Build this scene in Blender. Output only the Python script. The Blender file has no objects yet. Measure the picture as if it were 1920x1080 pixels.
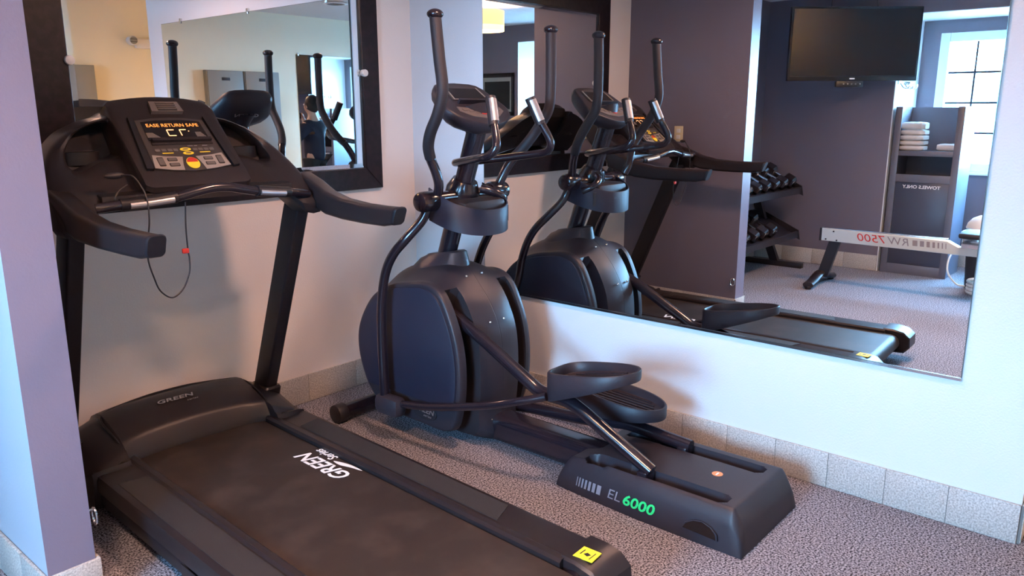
import bpy, bmesh, math, random
from mathutils import Vector, Matrix
PI = math.pi
S = bpy.context.scene
C = S.collection
random.seed(7)

# ------------------------------------------------------------------ camera
cam = bpy.data.cameras.new('camera')
cam.sensor_width = 36.0
cam.lens = 36.0 * 1473.31 / 1920.0
cam.clip_start = 0.02
co = bpy.data.objects.new('camera', cam)
C.objects.link(co)
yaw, pitch, roll = 0.861039, 0.222797, -0.001082
fwd = Vector((math.sin(yaw)*math.cos(pitch), math.cos(yaw)*math.cos(pitch), -math.sin(pitch)))
rt = Vector((math.cos(yaw), -math.sin(yaw), 0))
up = rt.cross(fwd)
r2 = rt*math.cos(roll) + up*math.sin(roll)
u2 = -rt*math.sin(roll) + up*math.cos(roll)
co.matrix_world = Matrix(((r2.x, u2.x, -fwd.x, -3.01034), (r2.y, u2.y, -fwd.y, -3.30751), (r2.z, u2.z, -fwd.z, 1.47), (0, 0, 0, 1)))
S.camera = co

# ------------------------------------------------------------------ world, lights, exposure
W = bpy.data.worlds.new('world')
S.world = W
W.use_nodes = True
bg = W.node_tree.nodes['Background']
bg.inputs[0].default_value = (0.27, 0.60, 1.0, 1)
bg.inputs[1].default_value = 80.0
S.view_settings.view_transform = 'Standard'
S.view_settings.look = 'None'
S.view_settings.gamma = 1.0
S.view_settings.use_curve_mapping = False
S.view_settings.exposure = 0.62

def lamp(name, kind, loc, energy, color, **kw):
    l = bpy.data.lights.new(name, kind)
    l.energy = energy
    l.color = color
    o = bpy.data.objects.new(name, l)
    C.objects.link(o)
    o.location = loc
    for k, v in kw.items():
        if k == 'rot':
            o.rotation_euler = v
        elif k == 'portal':
            l.cycles.is_portal = True
        else:
            setattr(l, k, v)
    return o

WIN = (-5.47, -1.39, -3.02, 0.93, 2.13)   # x, y0, y1, z0, z1
lamp('window_portal', 'AREA', (WIN[0]-0.02, (WIN[1]+WIN[2])/2, (WIN[3]+WIN[4])/2), 1, (1, 1, 1),
     shape='RECTANGLE', size=1.2, size_y=1.63, rot=(0, -PI/2, 0), portal=True)
# the light of the drum lamp in the exercise room and of its twin in the corridor
BAY = (-1.05, -1.85)
DRUM = (-2.92, -2.15)
lamp('drum_lamp_bulb', 'AREA', (DRUM[0], DRUM[1], 2.33), 34, (1.0, 0.62, 0.44), shape='DISK', size=0.30)
lamp('drum_lamp_uplight', 'AREA', (DRUM[0], DRUM[1], 2.345), 210, (1.0, 0.60, 0.44), shape='DISK', size=0.30, rot=(PI, 0, 0))
lamp('bay_lamp_bulb', 'AREA', (BAY[0], BAY[1], 2.425), 27, (1.0, 0.54, 0.37), shape='DISK', size=0.24)
lamp('corridor_lamp_bulb', 'AREA', (1.15, -2.6, 2.36), 150, (1.0, 0.58, 0.32), shape='DISK', size=0.30)

# ------------------------------------------------------------------ materials
def mat(name, col, rough=0.5, metal=0.0, spec=0.5, bump=None, speck=None, emis=None, coat=0.0):
    m = bpy.data.materials.new(name)
    m.use_nodes = True
    nt = m.node_tree
    b = nt.nodes['Principled BSDF']
    b.inputs['Base Color'].default_value = (*col, 1)
    b.inputs['Roughness'].default_value = rough
    b.inputs['Metallic'].default_value = metal
    b.inputs['Specular IOR Level'].default_value = spec
    if coat:
        b.inputs['Coat Weight'].default_value = coat
        b.inputs['Coat Roughness'].default_value = 0.2
    tc = nt.nodes.new('ShaderNodeTexCoord')
    if speck:       # (scale, colour b, contrast lo, hi)
        n = nt.nodes.new('ShaderNodeTexNoise')
        n.inputs['Scale'].default_value = speck[0]
        n.inputs['Detail'].default_value = speck[4] if len(speck) > 4 else 2
        r = nt.nodes.new('ShaderNodeValToRGB')
        r.color_ramp.elements[0].position = speck[2]
        r.color_ramp.elements[1].position = speck[3]
        r.color_ramp.elements[0].color = (*col, 1)
        r.color_ramp.elements[1].color = (*speck[1], 1)
        nt.links.new(tc.outputs['Object'], n.inputs['Vector'])
        nt.links.new(n.outputs['Fac'], r.inputs['Fac'])
        nt.links.new(r.outputs['Color'], b.inputs['Base Color'])
    if bump:        # (scale, strength, distance)
        n = nt.nodes.new('ShaderNodeTexNoise')
        n.inputs['Scale'].default_value = bump[0]
        n.inputs['Detail'].default_value = 3
        bp = nt.nodes.new('ShaderNodeBump')
        bp.inputs['Strength'].default_value = bump[1]
        bp.inputs['Distance'].default_value = bump[2] if len(bump) > 2 else 0.01
        nt.links.new(tc.outputs['Object'], n.inputs['Vector'])
        nt.links.new(n.outputs['Fac'], bp.inputs['Height'])
        nt.links.new(bp.outputs['Normal'], b.inputs['Normal'])
    if emis:
        b.inputs['Emission Color'].default_value = (*emis[0], 1)
        b.inputs['Emission Strength'].default_value = emis[1]
    return m

M = {}
M['wall_b'] = mat('pale_wall_paint', (0.68, 0.69, 0.71), 0.55, bump=(140, 0.25, 0.004))  # white wall darkened and cooled to balance the strong window light
M['wall'] = mat('white_wall_paint', (0.86, 0.79, 0.735), 0.55, bump=(140, 0.25, 0.004))  # same white wall, brightened and warmed in colour for the lamplight on it
M['wall_back'] = mat('cream_wall_paint', (0.86, 0.79, 0.58), 0.6, bump=(140, 0.2, 0.004))  # yellow of the lamplight mixed into the wall colour
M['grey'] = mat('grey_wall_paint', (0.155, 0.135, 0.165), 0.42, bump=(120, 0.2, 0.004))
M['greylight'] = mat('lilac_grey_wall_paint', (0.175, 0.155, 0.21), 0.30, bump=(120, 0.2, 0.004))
M['palewall'] = mat('pale_grey_wall_paint', (0.40, 0.44, 0.50), 0.5, bump=(140, 0.25, 0.004))  # white wall, dimmed and blued in colour for the window light on it
M['trimwhite'] = mat('white_trim_paint', (0.80, 0.80, 0.79), 0.4)
M['ceil'] = mat('ceiling_texture', (0.70, 0.66, 0.62), 0.8, bump=(60, 0.6, 0.01))
M['carpet'] = mat('speckled_carpet', (0.032, 0.029, 0.038), 0.95, spec=0.1, bump=(330, 0.7, 0.004), speck=(150, (0.44, 0.425, 0.475), 0.39, 0.62, 6))
M['tile'] = mat('speckled_tile', (0.33, 0.30, 0.27), 0.45, speck=(160, (0.60, 0.56, 0.51), 0.35, 0.65, 4), bump=(160, 0.15, 0.002))
M['grout'] = mat('tile_grout', (0.20, 0.18, 0.165), 0.9)
M['mirror'] = mat('mirror_silver', (0.90, 0.915, 0.91), 0.0, 1.0)
M['mirroredge'] = mat('mirror_edge_glass', (0.12, 0.16, 0.16), 0.1, 0.4)
M['frame'] = mat('dark_wood_frame', (0.010, 0.006, 0.008), 0.4, spec=0.25, speck=(30, (0.020, 0.011, 0.014), 0.4, 0.7))
M['chrome'] = mat('chrome', (0.75, 0.74, 0.74), 0.16, 1.0)
M['steel'] = mat('brushed_contact_metal', (0.60, 0.56, 0.55), 0.3, 0.9)
M['black'] = mat('black_gloss_tube', (0.014, 0.009, 0.013), 0.19, spec=0.6)
M['blackmatte'] = mat('black_matte_plastic', (0.012, 0.009, 0.012), 0.55)
M['foam'] = mat('foam_grip', (0.012, 0.008, 0.011), 0.62, bump=(500, 0.3, 0.002))
M['shell'] = mat('charcoal_plastic', (0.023, 0.019, 0.025), 0.42, spec=0.3, bump=(420, 0.18, 0.002))
M['shellnavy'] = mat('navy_charcoal_plastic', (0.014, 0.0155, 0.030), 0.5, spec=0.3, bump=(420, 0.15, 0.002))
M['tm'] = mat('treadmill_plastic', (0.016, 0.0115, 0.0125), 0.36, spec=0.32, bump=(420, 0.12, 0.002))
M['tmdark'] = mat('treadmill_dark_plastic', (0.010, 0.008, 0.010), 0.4, spec=0.34)
M['belt'] = mat('running_belt', (0.019, 0.013, 0.011), 0.50, spec=0.3, speck=(9, (0.036, 0.025, 0.021), 0.45, 0.75, 6), bump=(600, 0.15, 0.002))
M['pad'] = mat('ribbed_foot_pad', (0.012, 0.010, 0.011), 0.7, bump=(700, 0.5, 0.002))
M['panel'] = mat('console_panel', (0.040, 0.032, 0.030), 0.3)
M['display'] = mat('display_window', (0.010, 0.006, 0.006), 0.12)
M['silver'] = mat('silver_key_panel', (0.36, 0.31, 0.27), 0.38, 0.35)
M['key'] = mat('grey_membrane_key', (0.11, 0.095, 0.09), 0.45)
M['keyedge'] = mat('key_outline', (0.012, 0.010, 0.010), 0.5)
M['yellow'] = mat('yellow_print', (0.85, 0.66, 0.04), 0.4)
M['red'] = mat('red_print', (0.50, 0.03, 0.02), 0.35)
M['stickeryellow'] = mat('yellow_sticker', (0.90, 0.78, 0.03), 0.4)
M['white'] = mat('white_print', (0.82, 0.80, 0.78), 0.5)
M['greyprint'] = mat('grey_print', (0.22, 0.21, 0.24), 0.5)
M['green'] = mat('green_print', (0.02, 0.62, 0.16), 0.5)
M['orange'] = mat('orange_sticker', (0.75, 0.28, 0.10), 0.5)
M['led'] = mat('led_orange', (0.5, 0.15, 0.03), 0.4, emis=((1.0, 0.30, 0.06), 1.1))
M['ledw'] = mat('led_digit', (0.8, 0.4, 0.2), 0.4, emis=((1.0, 0.50, 0.22), 1.3))
M['screen'] = mat('tv_screen', (0.014, 0.011, 0.012), 0.3, spec=0.25)
M['tvplastic'] = mat('tv_bezel', (0.010, 0.008, 0.010), 0.25)
M['cabinet'] = mat('grey_laminate', (0.125, 0.12, 0.145), 0.4)
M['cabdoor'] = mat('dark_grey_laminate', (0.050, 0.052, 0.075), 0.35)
M['cabside'] = mat('light_grey_side', (0.17, 0.20, 0.28), 0.32)  # cabinet laminate in a lighter, bluer copy for the window-lit side
M['towel'] = mat('white_terry_cloth', (0.80, 0.74, 0.68), 0.95, spec=0.1, bump=(300, 0.8, 0.006))
M['rail'] = mat('silver_rail', (0.60, 0.66, 0.64), 0.3, 0.35)
M['rubber'] = mat('black_rubber', (0.016, 0.012, 0.015), 0.35)
M['locker'] = mat('grey_metal_cabinet', (0.27, 0.27, 0.245), 0.45)
M['plastic_white'] = mat('white_plastic', (0.75, 0.74, 0.70), 0.35)
M['bulbglass'] = mat('lamp_lens', (0.9, 0.9, 0.9), 0.15)
M['ivory'] = mat('ivory_plastic', (0.62, 0.52, 0.32), 0.4)
M['shade'] = mat('drum_shade', (0.85, 0.66, 0.25), 0.8, emis=((1.0, 0.62, 0.16), 1.6))
M['shadeband'] = mat('drum_shade_diffuser', (0.9, 0.75, 0.35), 0.8, emis=((1.0, 0.72, 0.22), 2.6))
M['skin'] = mat('skin', (0.55, 0.33, 0.25), 0.5)
M['hair'] = mat('black_hair', (0.008, 0.006, 0.008), 0.4)
M['shirt'] = mat('navy_shirt', (0.012, 0.014, 0.035), 0.8)
M['trousers'] = mat('black_trousers', (0.010, 0.010, 0.014), 0.8)
M['bluerim'] = mat('pale_blue_plastic', (0.45, 0.62, 0.75), 0.3)
M['windowbar'] = mat('dark_window_bar', (0.02, 0.02, 0.03), 0.5)
M['asphalt'] = mat('asphalt', (0.22, 0.22, 0.23), 0.9)
M['bld'] = mat('pale_render', (0.45, 0.50, 0.50), 0.9)
M['bldwin'] = mat('building_window_glass', (0.10, 0.16, 0.17), 0.2)
M['carred'] = mat('red_car_paint', (0.45, 0.05, 0.05), 0.3)
M['caryel'] = mat('yellow_canopy_paint', (0.65, 0.45, 0.08), 0.5)
M['carblue'] = mat('teal_car_paint', (0.08, 0.35, 0.40), 0.3)

# window glass: clear sheet, mostly see-through with a faint reflection
g = bpy.data.materials.new('window_glass')
g.use_nodes = True
nt = g.node_tree
for n in list(nt.nodes):
    if n.type != 'OUTPUT_MATERIAL':
        nt.nodes.remove(n)
mx = nt.nodes.new('ShaderNodeMixShader'); tr = nt.nodes.new('ShaderNodeBsdfTransparent'); gl = nt.nodes.new('ShaderNodeBsdfGlossy')
gl.inputs['Roughness'].default_value = 0.02
mx.inputs[0].default_value = 0.06
nt.links.new(tr.outputs[0], mx.inputs[1]); nt.links.new(gl.outputs[0], mx.inputs[2])
nt.links.new(mx.outputs[0], [n for n in nt.nodes if n.type == 'OUTPUT_MATERIAL'][0].inputs[0])
M['glass'] = g

# ------------------------------------------------------------------ mesh builder
class B:
    def __init__(s):
        s.v = []; s.f = []; s.mi = []; s.cur = 0
    def add(s, vs, fs):
        k = len(s.v)
        s.v += [tuple(p) for p in vs]
        for f in fs:
            s.f.append([i+k for i in f]); s.mi.append(s.cur)
        return s
    def box(s, x0, x1, y0, y1, z0, z1):
        if x0 > x1: x0, x1 = x1, x0
        if y0 > y1: y0, y1 = y1, y0
        if z0 > z1: z0, z1 = z1, z0
        vs = [(x, y, z) for x in (x0, x1) for y in (y0, y1) for z in (z0, z1)]
        return s.add(vs, [(0, 1, 3, 2), (4, 6, 7, 5), (0, 4, 5, 1), (2, 3, 7, 6), (0, 2, 6, 4), (1, 5, 7, 3)])
    def cbox(s, x0, x1, y0, y1, z0, z1, c=0.004):
        """box with chamfered edges"""
        bm = bmesh.new()
        bmesh.ops.create_cube(bm, size=1.0)
        for v in bm.verts:
            v.co = Vector(((x0+x1)/2 + v.co.x*abs(x1-x0), (y0+y1)/2 + v.co.y*abs(y1-y0), (z0+z1)/2 + v.co.z*abs(z1-z0)))
        bmesh.ops.bevel(bm, geom=bm.edges[:], offset=c, segments=2, affect='EDGES', profile=0.5)
        bm.verts.index_update()
        s.add([v.co[:] for v in bm.verts], [[v.index for v in f.verts] for f in bm.faces])
        bm.free()
        return s
    def loft(s, rings, cap=True, closed=True):
        n = len(rings[0]); k = len(s.v)
        vs = [p for r in rings for p in r]
        fs = []
        for i in range(len(rings)-1):
            for j in range(n if closed else n-1):
                a = i*n+j; b = i*n+(j+1) % n
                fs.append((a, b, b+n, a+n))
        if cap and closed:
            fs.append(tuple(range(n-1, -1, -1)))
            fs.append(tuple((len(rings)-1)*n+j for j in range(n)))
        return s.add(vs, fs)
    def prism(s, poly, axis, a, b, c=0.0):
        """polygon of 2D points extruded along axis 0/1/2; c = edge rounding inset"""
        def P(p, t):
            if axis == 0: return (t, p[0], p[1])
            if axis == 1: return (p[0], t, p[1])
            return (p[0], p[1], t)
        if c:
            ins = inset(poly, c)
            rings = [[P(p, a) for p in ins], [P(p, a+c*(1 if b > a else -1)) for p in poly],
                     [P(p, b-c*(1 if b > a else -1)) for p in poly], [P(p, b) for p in ins]]
        else:
            rings = [[P(p, a) for p in poly], [P(p, b) for p in poly]]
        return s.loft(rings)
    def tube(s, path, r, seg=14, cap=True, squash=None, ref=None):
        path = [Vector(p) for p in path]
        n = len(path)
        rad = r if isinstance(r, (list, tuple)) else [r]*n
        T = []
        for i in range(n):
            a = path[max(i-1, 0)]; b = path[min(i+1, n-1)]
            T.append((b-a).normalized())
        N = Vector(ref) if ref else (Vector((0, 0, 1)) if abs(T[0].z) < 0.9 else Vector((1, 0, 0)))
        N = (N - T[0]*N.dot(T[0])).normalized()
        rings = []
        for i in range(n):
            N = (N - T[i]*N.dot(T[i])).normalized()
            Bn = T[i].cross(N)
            sx, sy = squash if squash else (1, 1)
            rings.append([path[i] + (N*math.cos(2*PI*j/seg)*sx + Bn*math.sin(2*PI*j/seg)*sy)*rad[i] for j in range(seg)])
        return s.loft(rings, cap)
    def ball(s, c, r, n=14, m=10, sc=(1, 1, 1)):
        rings = []
        for i in range(1, m):
            a = PI*i/m
            rings.append([(c[0]+r*sc[0]*math.sin(a)*math.cos(2*PI*j/n), c[1]+r*sc[1]*math.sin(a)*math.sin(2*PI*j/n), c[2]+r*sc[2]*math.cos(a)) for j in range(n)])
        return s.loft(rings)
    def cyl(s, a, b, r, seg=20, c=0.0):
        a = Vector(a); b = Vector(b); d = (b-a).normalized()
        if c:
            return s.tube([a, a+d*c*.3, a+d*c, b-d*c, b-d*c*.3, b], [r-c, r-c*.3, r, r, r-c*.3, r-c], seg)
        return s.tube([a, b], r, seg)
    def lathe(s, prof, c=(0, 0), seg=28):
        if prof[0][0] > .0011: prof = list(prof)+[prof[0]]
        return s.loft([[(c[0]+r*math.cos(2*PI*j/seg), c[1]+r*math.sin(2*PI*j/seg), z) for j in range(seg)] for r, z in prof], prof[0][0] <= .0011)
    def xf(s, mtx, start=0):
        for i in range(start, len(s.v)):
            s.v[i] = tuple(mtx @ Vector(s.v[i]))
        return s

def inset(poly, c):
    n = len(poly); out = []
    area = sum(poly[i][0]*poly[(i+1) % n][1]-poly[(i+1) % n][0]*poly[i][1] for i in range(n))
    sg = 1 if area > 0 else -1
    for i in range(n):
        p0 = Vector(poly[i-1]); p1 = Vector(poly[i]); p2 = Vector(poly[(i+1) % n])
        d1 = (p1-p0).normalized(); d2 = (p2-p1).normalized()
        n1 = Vector((-d1.y, d1.x))*sg; n2 = Vector((-d2.y, d2.x))*sg
        m = (n1+n2)
        m = m.normalized() if m.length > 1e-6 else n1
        out.append(tuple(p1 + m*c/max(0.5, m.dot(n1))))
    return out

def smooth(pts, k=6, closed=False):
    """Catmull-Rom through points"""
    P = [Vector(p) for p in pts]; n = len(P); out = []
    rng = range(n) if closed else range(n-1)
    for i in rng:
        p0 = P[(i-1) % n] if closed else P[max(i-1, 0)]
        p1 = P[i]; p2 = P[(i+1) % n]
        p3 = P[(i+2) % n] if closed else P[min(i+2, n-1)]
        for j in range(k):
            t = j/k
            out.append(0.5*((2*p1) + (-p0+p2)*t + (2*p0-5*p1+4*p2-p3)*t*t + (-p0+3*p1-3*p2+p3)*t**3))
    if not closed: out.append(P[-1])
    return out

def rrect(w, h, r, k=4, cx=0, cy=0):
    out = []
    for qx, qy, a0 in ((1, 1, 0), (-1, 1, PI/2), (-1, -1, PI), (1, -1, 3*PI/2)):
        for j in range(k+1):
            a = a0 + PI/2*j/k
            out.append((cx+qx*(w/2-r)+r*math.cos(a), cy+qy*(h/2-r)+r*math.sin(a)))
    return out

def ellipse(w, h, n=24, cx=0, cy=0):
    return [(cx+w/2*math.cos(2*PI*i/n), cy+h/2*math.sin(2*PI*i/n)) for i in range(n)]

def obj(name, b, m, parent=None, off=None, sharp=35, smooth_=True, label=None, kind=None):
    me = bpy.data.meshes.new(name)
    vs = b.v
    if off is not None:
        vs = [(v[0]-off[0], v[1]-off[1], v[2]-off[2]) for v in vs]
    me.from_pydata(vs, [], b.f)
    ms = m if isinstance(m, (list, tuple)) else [m]
    for x in ms:
        me.materials.append(M[x])
    me.polygons.foreach_set('material_index', b.mi)
    bm = bmesh.new(); bm.from_mesh(me)
    bmesh.ops.recalc_face_normals(bm, faces=bm.faces)
    bm.to_mesh(me); bm.free()
    if smooth_:
        me.polygons.foreach_set('use_smooth', [True]*len(me.polygons))
        me.set_sharp_from_angle(angle=math.radians(sharp))
    me.update()
    o = bpy.data.objects.new(name, me)
    C.objects.link(o)
    if parent is not None: o.parent = parent
    if label: o['label'] = label
    if kind: o['kind'] = kind
    return o

def thing(name, label, cat, loc=(0, 0, 0), rotz=0.0, group=None):
    o = bpy.data.objects.new(name, None)
    o.empty_display_size = 0.1
    C.objects.link(o)
    o.location = loc; o.rotation_euler = (0, 0, rotz)
    o['label'] = label; o['category'] = cat
    if group: o['group'] = group
    return o

def tag(o, label, cat, group=None):
    o['label'] = label; o['category'] = cat
    if group: o['group'] = group
    return o

def struct(name, b, m, **k):
    o = obj(name, b, m, **k)
    if not k.get('parent'): o['kind'] = 'structure'
    return o

def dup(root, loc=None, label=None, rotz=None):
    def cp(o, par):
        c = o.copy(); C.objects.link(c); c.parent = par
        for ch in [x for x in bpy.data.objects if x.parent == o]:
            cp(ch, c)
        return c
    c = cp(root, None)
    if loc is not None: c.location = loc
    if rotz is not None: c.rotation_euler = (0, 0, rotz)
    if label: c['label'] = label
    return c

def text(bld, s_, size, mtx, ext=0.0006, shear=0.0, squeeze=1.0, bold=0.0, align='CENTER'):
    """add flat lettering to a builder; text lies in local XY of mtx"""
    cu = bpy.data.curves.new('t', 'FONT')
    cu.body = s_; cu.size = size; cu.shear = shear; cu.extrude = ext
    cu.align_x = align; cu.align_y = 'CENTER'
    cu.offset = bold
    cu.resolution_u = 3
    to = bpy.data.objects.new('t', cu)
    C.objects.link(to)
    dg = bpy.context.evaluated_depsgraph_get()
    me = to.evaluated_get(dg).to_mesh()
    vs = [mtx @ Vector((v.co.x*squeeze, v.co.y, v.co.z)) for v in me.vertices]
    bld.add(vs, [list(p.vertices) for p in me.polygons])
    to.evaluated_get(dg).to_mesh_clear()
    bpy.data.objects.remove(to); bpy.data.curves.remove(cu)
    return bld

def basis(o, x, y, z=None):
    x = Vector(x).normalized(); y = Vector(y).normalized()
    z = Vector(z).normalized() if z else x.cross(y)
    return Matrix(((x.x, y.x, z.x, o[0]), (x.y, y.y, z.y, o[1]), (x.z, y.z, z.z, o[2]), (0, 0, 0, 1)))

# ================================================================== THE ROOM
H = 2.48
struct('floor', B().box(-5.6, 2.4, -4.52, 0.12, -0.06, 0.0), 'carpet', smooth_=False)
struct('ceiling', B().box(-5.6, 2.4, -4.52, 0.12, H, H+0.08), 'ceil', smooth_=False)
struct('wall_back', B().box(-2.27, 2.4, 0.0, 0.12, 0, H), 'wall', smooth_=False)
struct('wall_back_grey', B().box(-5.6, -2.27, 0.0, 0.12, 0, H), 'grey', smooth_=False)
struct('wall_right', B().box(0.0, 0.12, -3.028, 0.0, 0, H), 'wall_b', smooth_=False)
struct('wall_front', B().box(-5.6, 2.4, -4.52, -4.40, 0, H), 'wall_back', smooth_=False)
struct('wall_corridor', B().box(2.28, 2.4, -4.40, 0.0, 0, H), 'wall_back', smooth_=False)
# partition between the treadmill bay and the rest of the room: grey bay side, lilac grey end, white far side with window blue in its colour
pb = B()
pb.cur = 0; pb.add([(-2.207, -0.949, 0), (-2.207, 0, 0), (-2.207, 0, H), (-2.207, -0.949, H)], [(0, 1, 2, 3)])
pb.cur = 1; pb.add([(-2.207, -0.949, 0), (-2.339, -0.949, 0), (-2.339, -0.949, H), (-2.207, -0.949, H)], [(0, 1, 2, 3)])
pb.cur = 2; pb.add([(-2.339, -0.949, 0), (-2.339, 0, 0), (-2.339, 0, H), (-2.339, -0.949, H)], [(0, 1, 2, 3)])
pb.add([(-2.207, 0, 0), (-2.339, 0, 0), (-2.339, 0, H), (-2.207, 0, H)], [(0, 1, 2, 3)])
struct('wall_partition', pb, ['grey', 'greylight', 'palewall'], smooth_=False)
# left wall with a window recess
lb = B()
lb.box(-5.6, -4.68, -1.196, 0.0, 0, H)
lb.box(-5.6, -4.68, -4.40, -3.22, 0, H)
lb.box(-5.6, -4.68, -3.22, -1.196, 2.282, H)
wx0, wx1 = -5.53, -5.41
lb.box(wx0, wx1, -1.39, -1.196, 0, 2.282)
lb.box(wx0, wx1, -3.22, -3.02, 0, 2.282)
lb.box(wx0, wx1, -3.02, -1.39, 0, 0.93)
lb.box(wx0, wx1, -3.02, -1.39, 2.13, 2.282)
struct('wall_left', lb, 'grey', smooth_=False)
struct('trim_1', B().box(-5.41, -4.681, -1.203, -1.196, 0, 2.276), 'trimwhite', smooth_=False)
struct('trim_2', B().box(-5.41, -4.681, -3.22, -3.213, 0, 2.276), 'trimwhite', smooth_=False)
struct('trim_3', B().box(-5.41, -4.681, -3.213, -1.203, 2.276, 2.282), 'trimwhite', smooth_=False)

# window
win = bpy.data.objects.new('window_1', None); C.objects.link(win); win['kind'] = 'structure'
WL = (WIN[0], WIN[1], WIN[3]); win.location = WL
x0 = -5.49
y0, y1, z0, z1 = -3.02, -1.39, 0.93, 2.13
fb = B()
fb.cbox(x0-.02, -5.395, y1-.05, y1+.03, z0-.03, z1+.03)
fb.cbox(x0-.02, -5.395, y0-.03, y0+.05, z0-.03, z1+.03)
fb.cbox(x0-.018, -5.397, y0+.0505, y1-.0505, z1-.05, z1+.03)
fb.cbox(x0-.018, -5.397, y0+.0505, y1-.0505, z0-.027, z0+.05)
obj('window_frame', fb, 'trimwhite', win, WL)
obj('window_sill', B().cbox(-5.47, -5.36, y0-.04, y1+.04, z0-.055, z0-.028), 'trimwhite', win, WL)
ncol, nrow = 7, 4
for i in range(1, ncol):
    yy = y0+.05+(y1-y0-.10)*i/ncol
    obj('mullion', B().box(-5.475, -5.465, yy-.008, yy+.008, z0+.04, z1-.04), 'windowbar', win, WL, smooth_=False)
for i in range(1, nrow):
    zz = z0+.05+(z1-z0-.10)*i/nrow
    obj('muntin', B().box(-5.477, -5.463, y0+.04, y1-.04, zz-.009, zz+.009), 'windowbar', win, WL, smooth_=False)
for i in range(ncol):
    for j in range(nrow):
        ya = y0+.05+(y1-y0-.10)*i/ncol; yb_ = y0+.05+(y1-y0-.10)*(i+1)/ncol
        za = z0+.05+(z1-z0-.10)*j/nrow; zb = z0+.05+(z1-z0-.10)*(j+1)/nrow
        obj('pane', B().add([(-5.47, ya, za), (-5.47, yb_, za), (-5.47, yb_, zb), (-5.47, ya, zb)], [(0, 1, 2, 3)]), 'glass', win, WL, smooth_=False)

# tiled baseboards: each tile a part
def baseboard(name, axis, fixed, a, b, joints, out, h=0.146, t=0.012):
    """axis 0: runs along x on plane y=fixed; axis 1: runs along y on plane x=fixed; out = +-1 direction the tile stands proud"""
    root = bpy.data.objects.new(name, None); C.objects.link(root); root['kind'] = 'structure'
    loc = (a, fixed, 0) if axis == 0 else (fixed, a, 0)
    root.location = loc
    e = [a]+[j for j in joints if min(a, b)+.03 < j < max(a, b)-.03]+[b]
    bk = B()
    if axis == 0: bk.box(a, b, fixed, fixed+out*(t-.003), 0, h-.004)
    else: bk.box(fixed, fixed+out*(t-.003), a, b, 0, h-.004)
    obj('grout', bk, 'grout', root, loc, smooth_=False)
    for p, q in zip(e[:-1], e[1:]):
        g_ = 0.0009 if q > p else -0.0009
        tb = B()
        if axis == 0: tb.cbox(p+g_, q-g_, fixed+out*.002, fixed+out*t, 0.002, h, 0.0012)
        else: tb.cbox(fixed+out*.002, fixed+out*t, p+g_, q-g_, 0.002, h, 0.0012)
        obj('tile', tb, 'tile', root, loc)
    return root
jr = [-2.806+0.214*k for k in range(14)]
baseboard('baseboard_right', 1, 0.0, -3.028, 0.0, jr, -1)
baseboard('baseboard_right_end', 0, -3.028, 0.0, 0.12, [], -1)
baseboard('baseboard_back', 0, 0.0, -2.207, -0.012, [-2.0+0.305*k for k in range(8)], -1)
baseboard('baseboard_partition_bay', 1, -2.207, -0.949, -0.012, [-.75+.214*k for k in range(4)], 1)
baseboard('baseboard_partition_end', 0, -0.949, -2.339, -2.195, [], -1)
baseboard('baseboard_partition_far', 1, -2.339, -0.961, 0.0, [-.75+.214*k for k in range(4)], -1)
baseboard('baseboard_left', 1, -4.68, -1.196, 0.0, [-1.196+.30*k for k in range(1, 4)], 1)
baseboard('baseboard_left_recess', 1, -5.41, -3.21, -1.21, [-3.21+.305*k for k in range(1, 7)], 1)
baseboard('baseboard_back_grey', 0, 0.0, -4.66, -2.36, [-4.66+.305*k for k in range(1, 8)], -1)
baseboard('baseboard_front', 0, -4.40, -4.66, 2.26, [-4.66+.305*k for k in range(1, 23)], 1)

# ceiling air vent
cv = thing('ceiling_vent', 'round white ceiling vent above the middle of the room', 'vent', (-1.95, -3.2, H))
obj('rim', B().lathe([(0.09, 0), (0.115, -.004), (0.12, -.012), (0.105, -.02), (0.09, -.02)]), 'plastic_white', cv)
for r_ in (0.03, 0.052, 0.074):
    obj('louvre', B().lathe([(r_-.008, -.002), (r_+.006, -.018), (r_+.008, -.018), (r_-.006, -.002)]), 'locker', cv)

# ================================================================== MIRRORS
# big frameless mirror on the right wall
mr = thing('wall_mirror', 'large frameless mirror clipped to the white wall behind the elliptical trainer', 'mirror', (0, -1.67, .552))
off = (0, -1.67, .552)
mb = B(); mb.box(-.0085, -.003, -2.799, -.538, .552, 2.105)
obj('glass_edge', mb, 'mirroredge', mr, off, smooth_=False)
obj('mirror_glass', B().add([(-.009, -2.797, .554), (-.009, -.540, .554), (-.009, -.540, 2.103), (-.009, -2.797, 2.103)], [(0, 1, 2, 3)]), 'mirror', mr, off, smooth_=False)
obj('channel', B().box(-.013, 0, -2.799, -.538, .543, .5535), 'chrome', mr, off, smooth_=False)
for yy in (-2.5, -1.6, -.75):
    obj('clip', B().cbox(-.014, 0, yy-.012, yy+.012, 2.09, 2.125, .002), 'chrome', mr, off)

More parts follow.
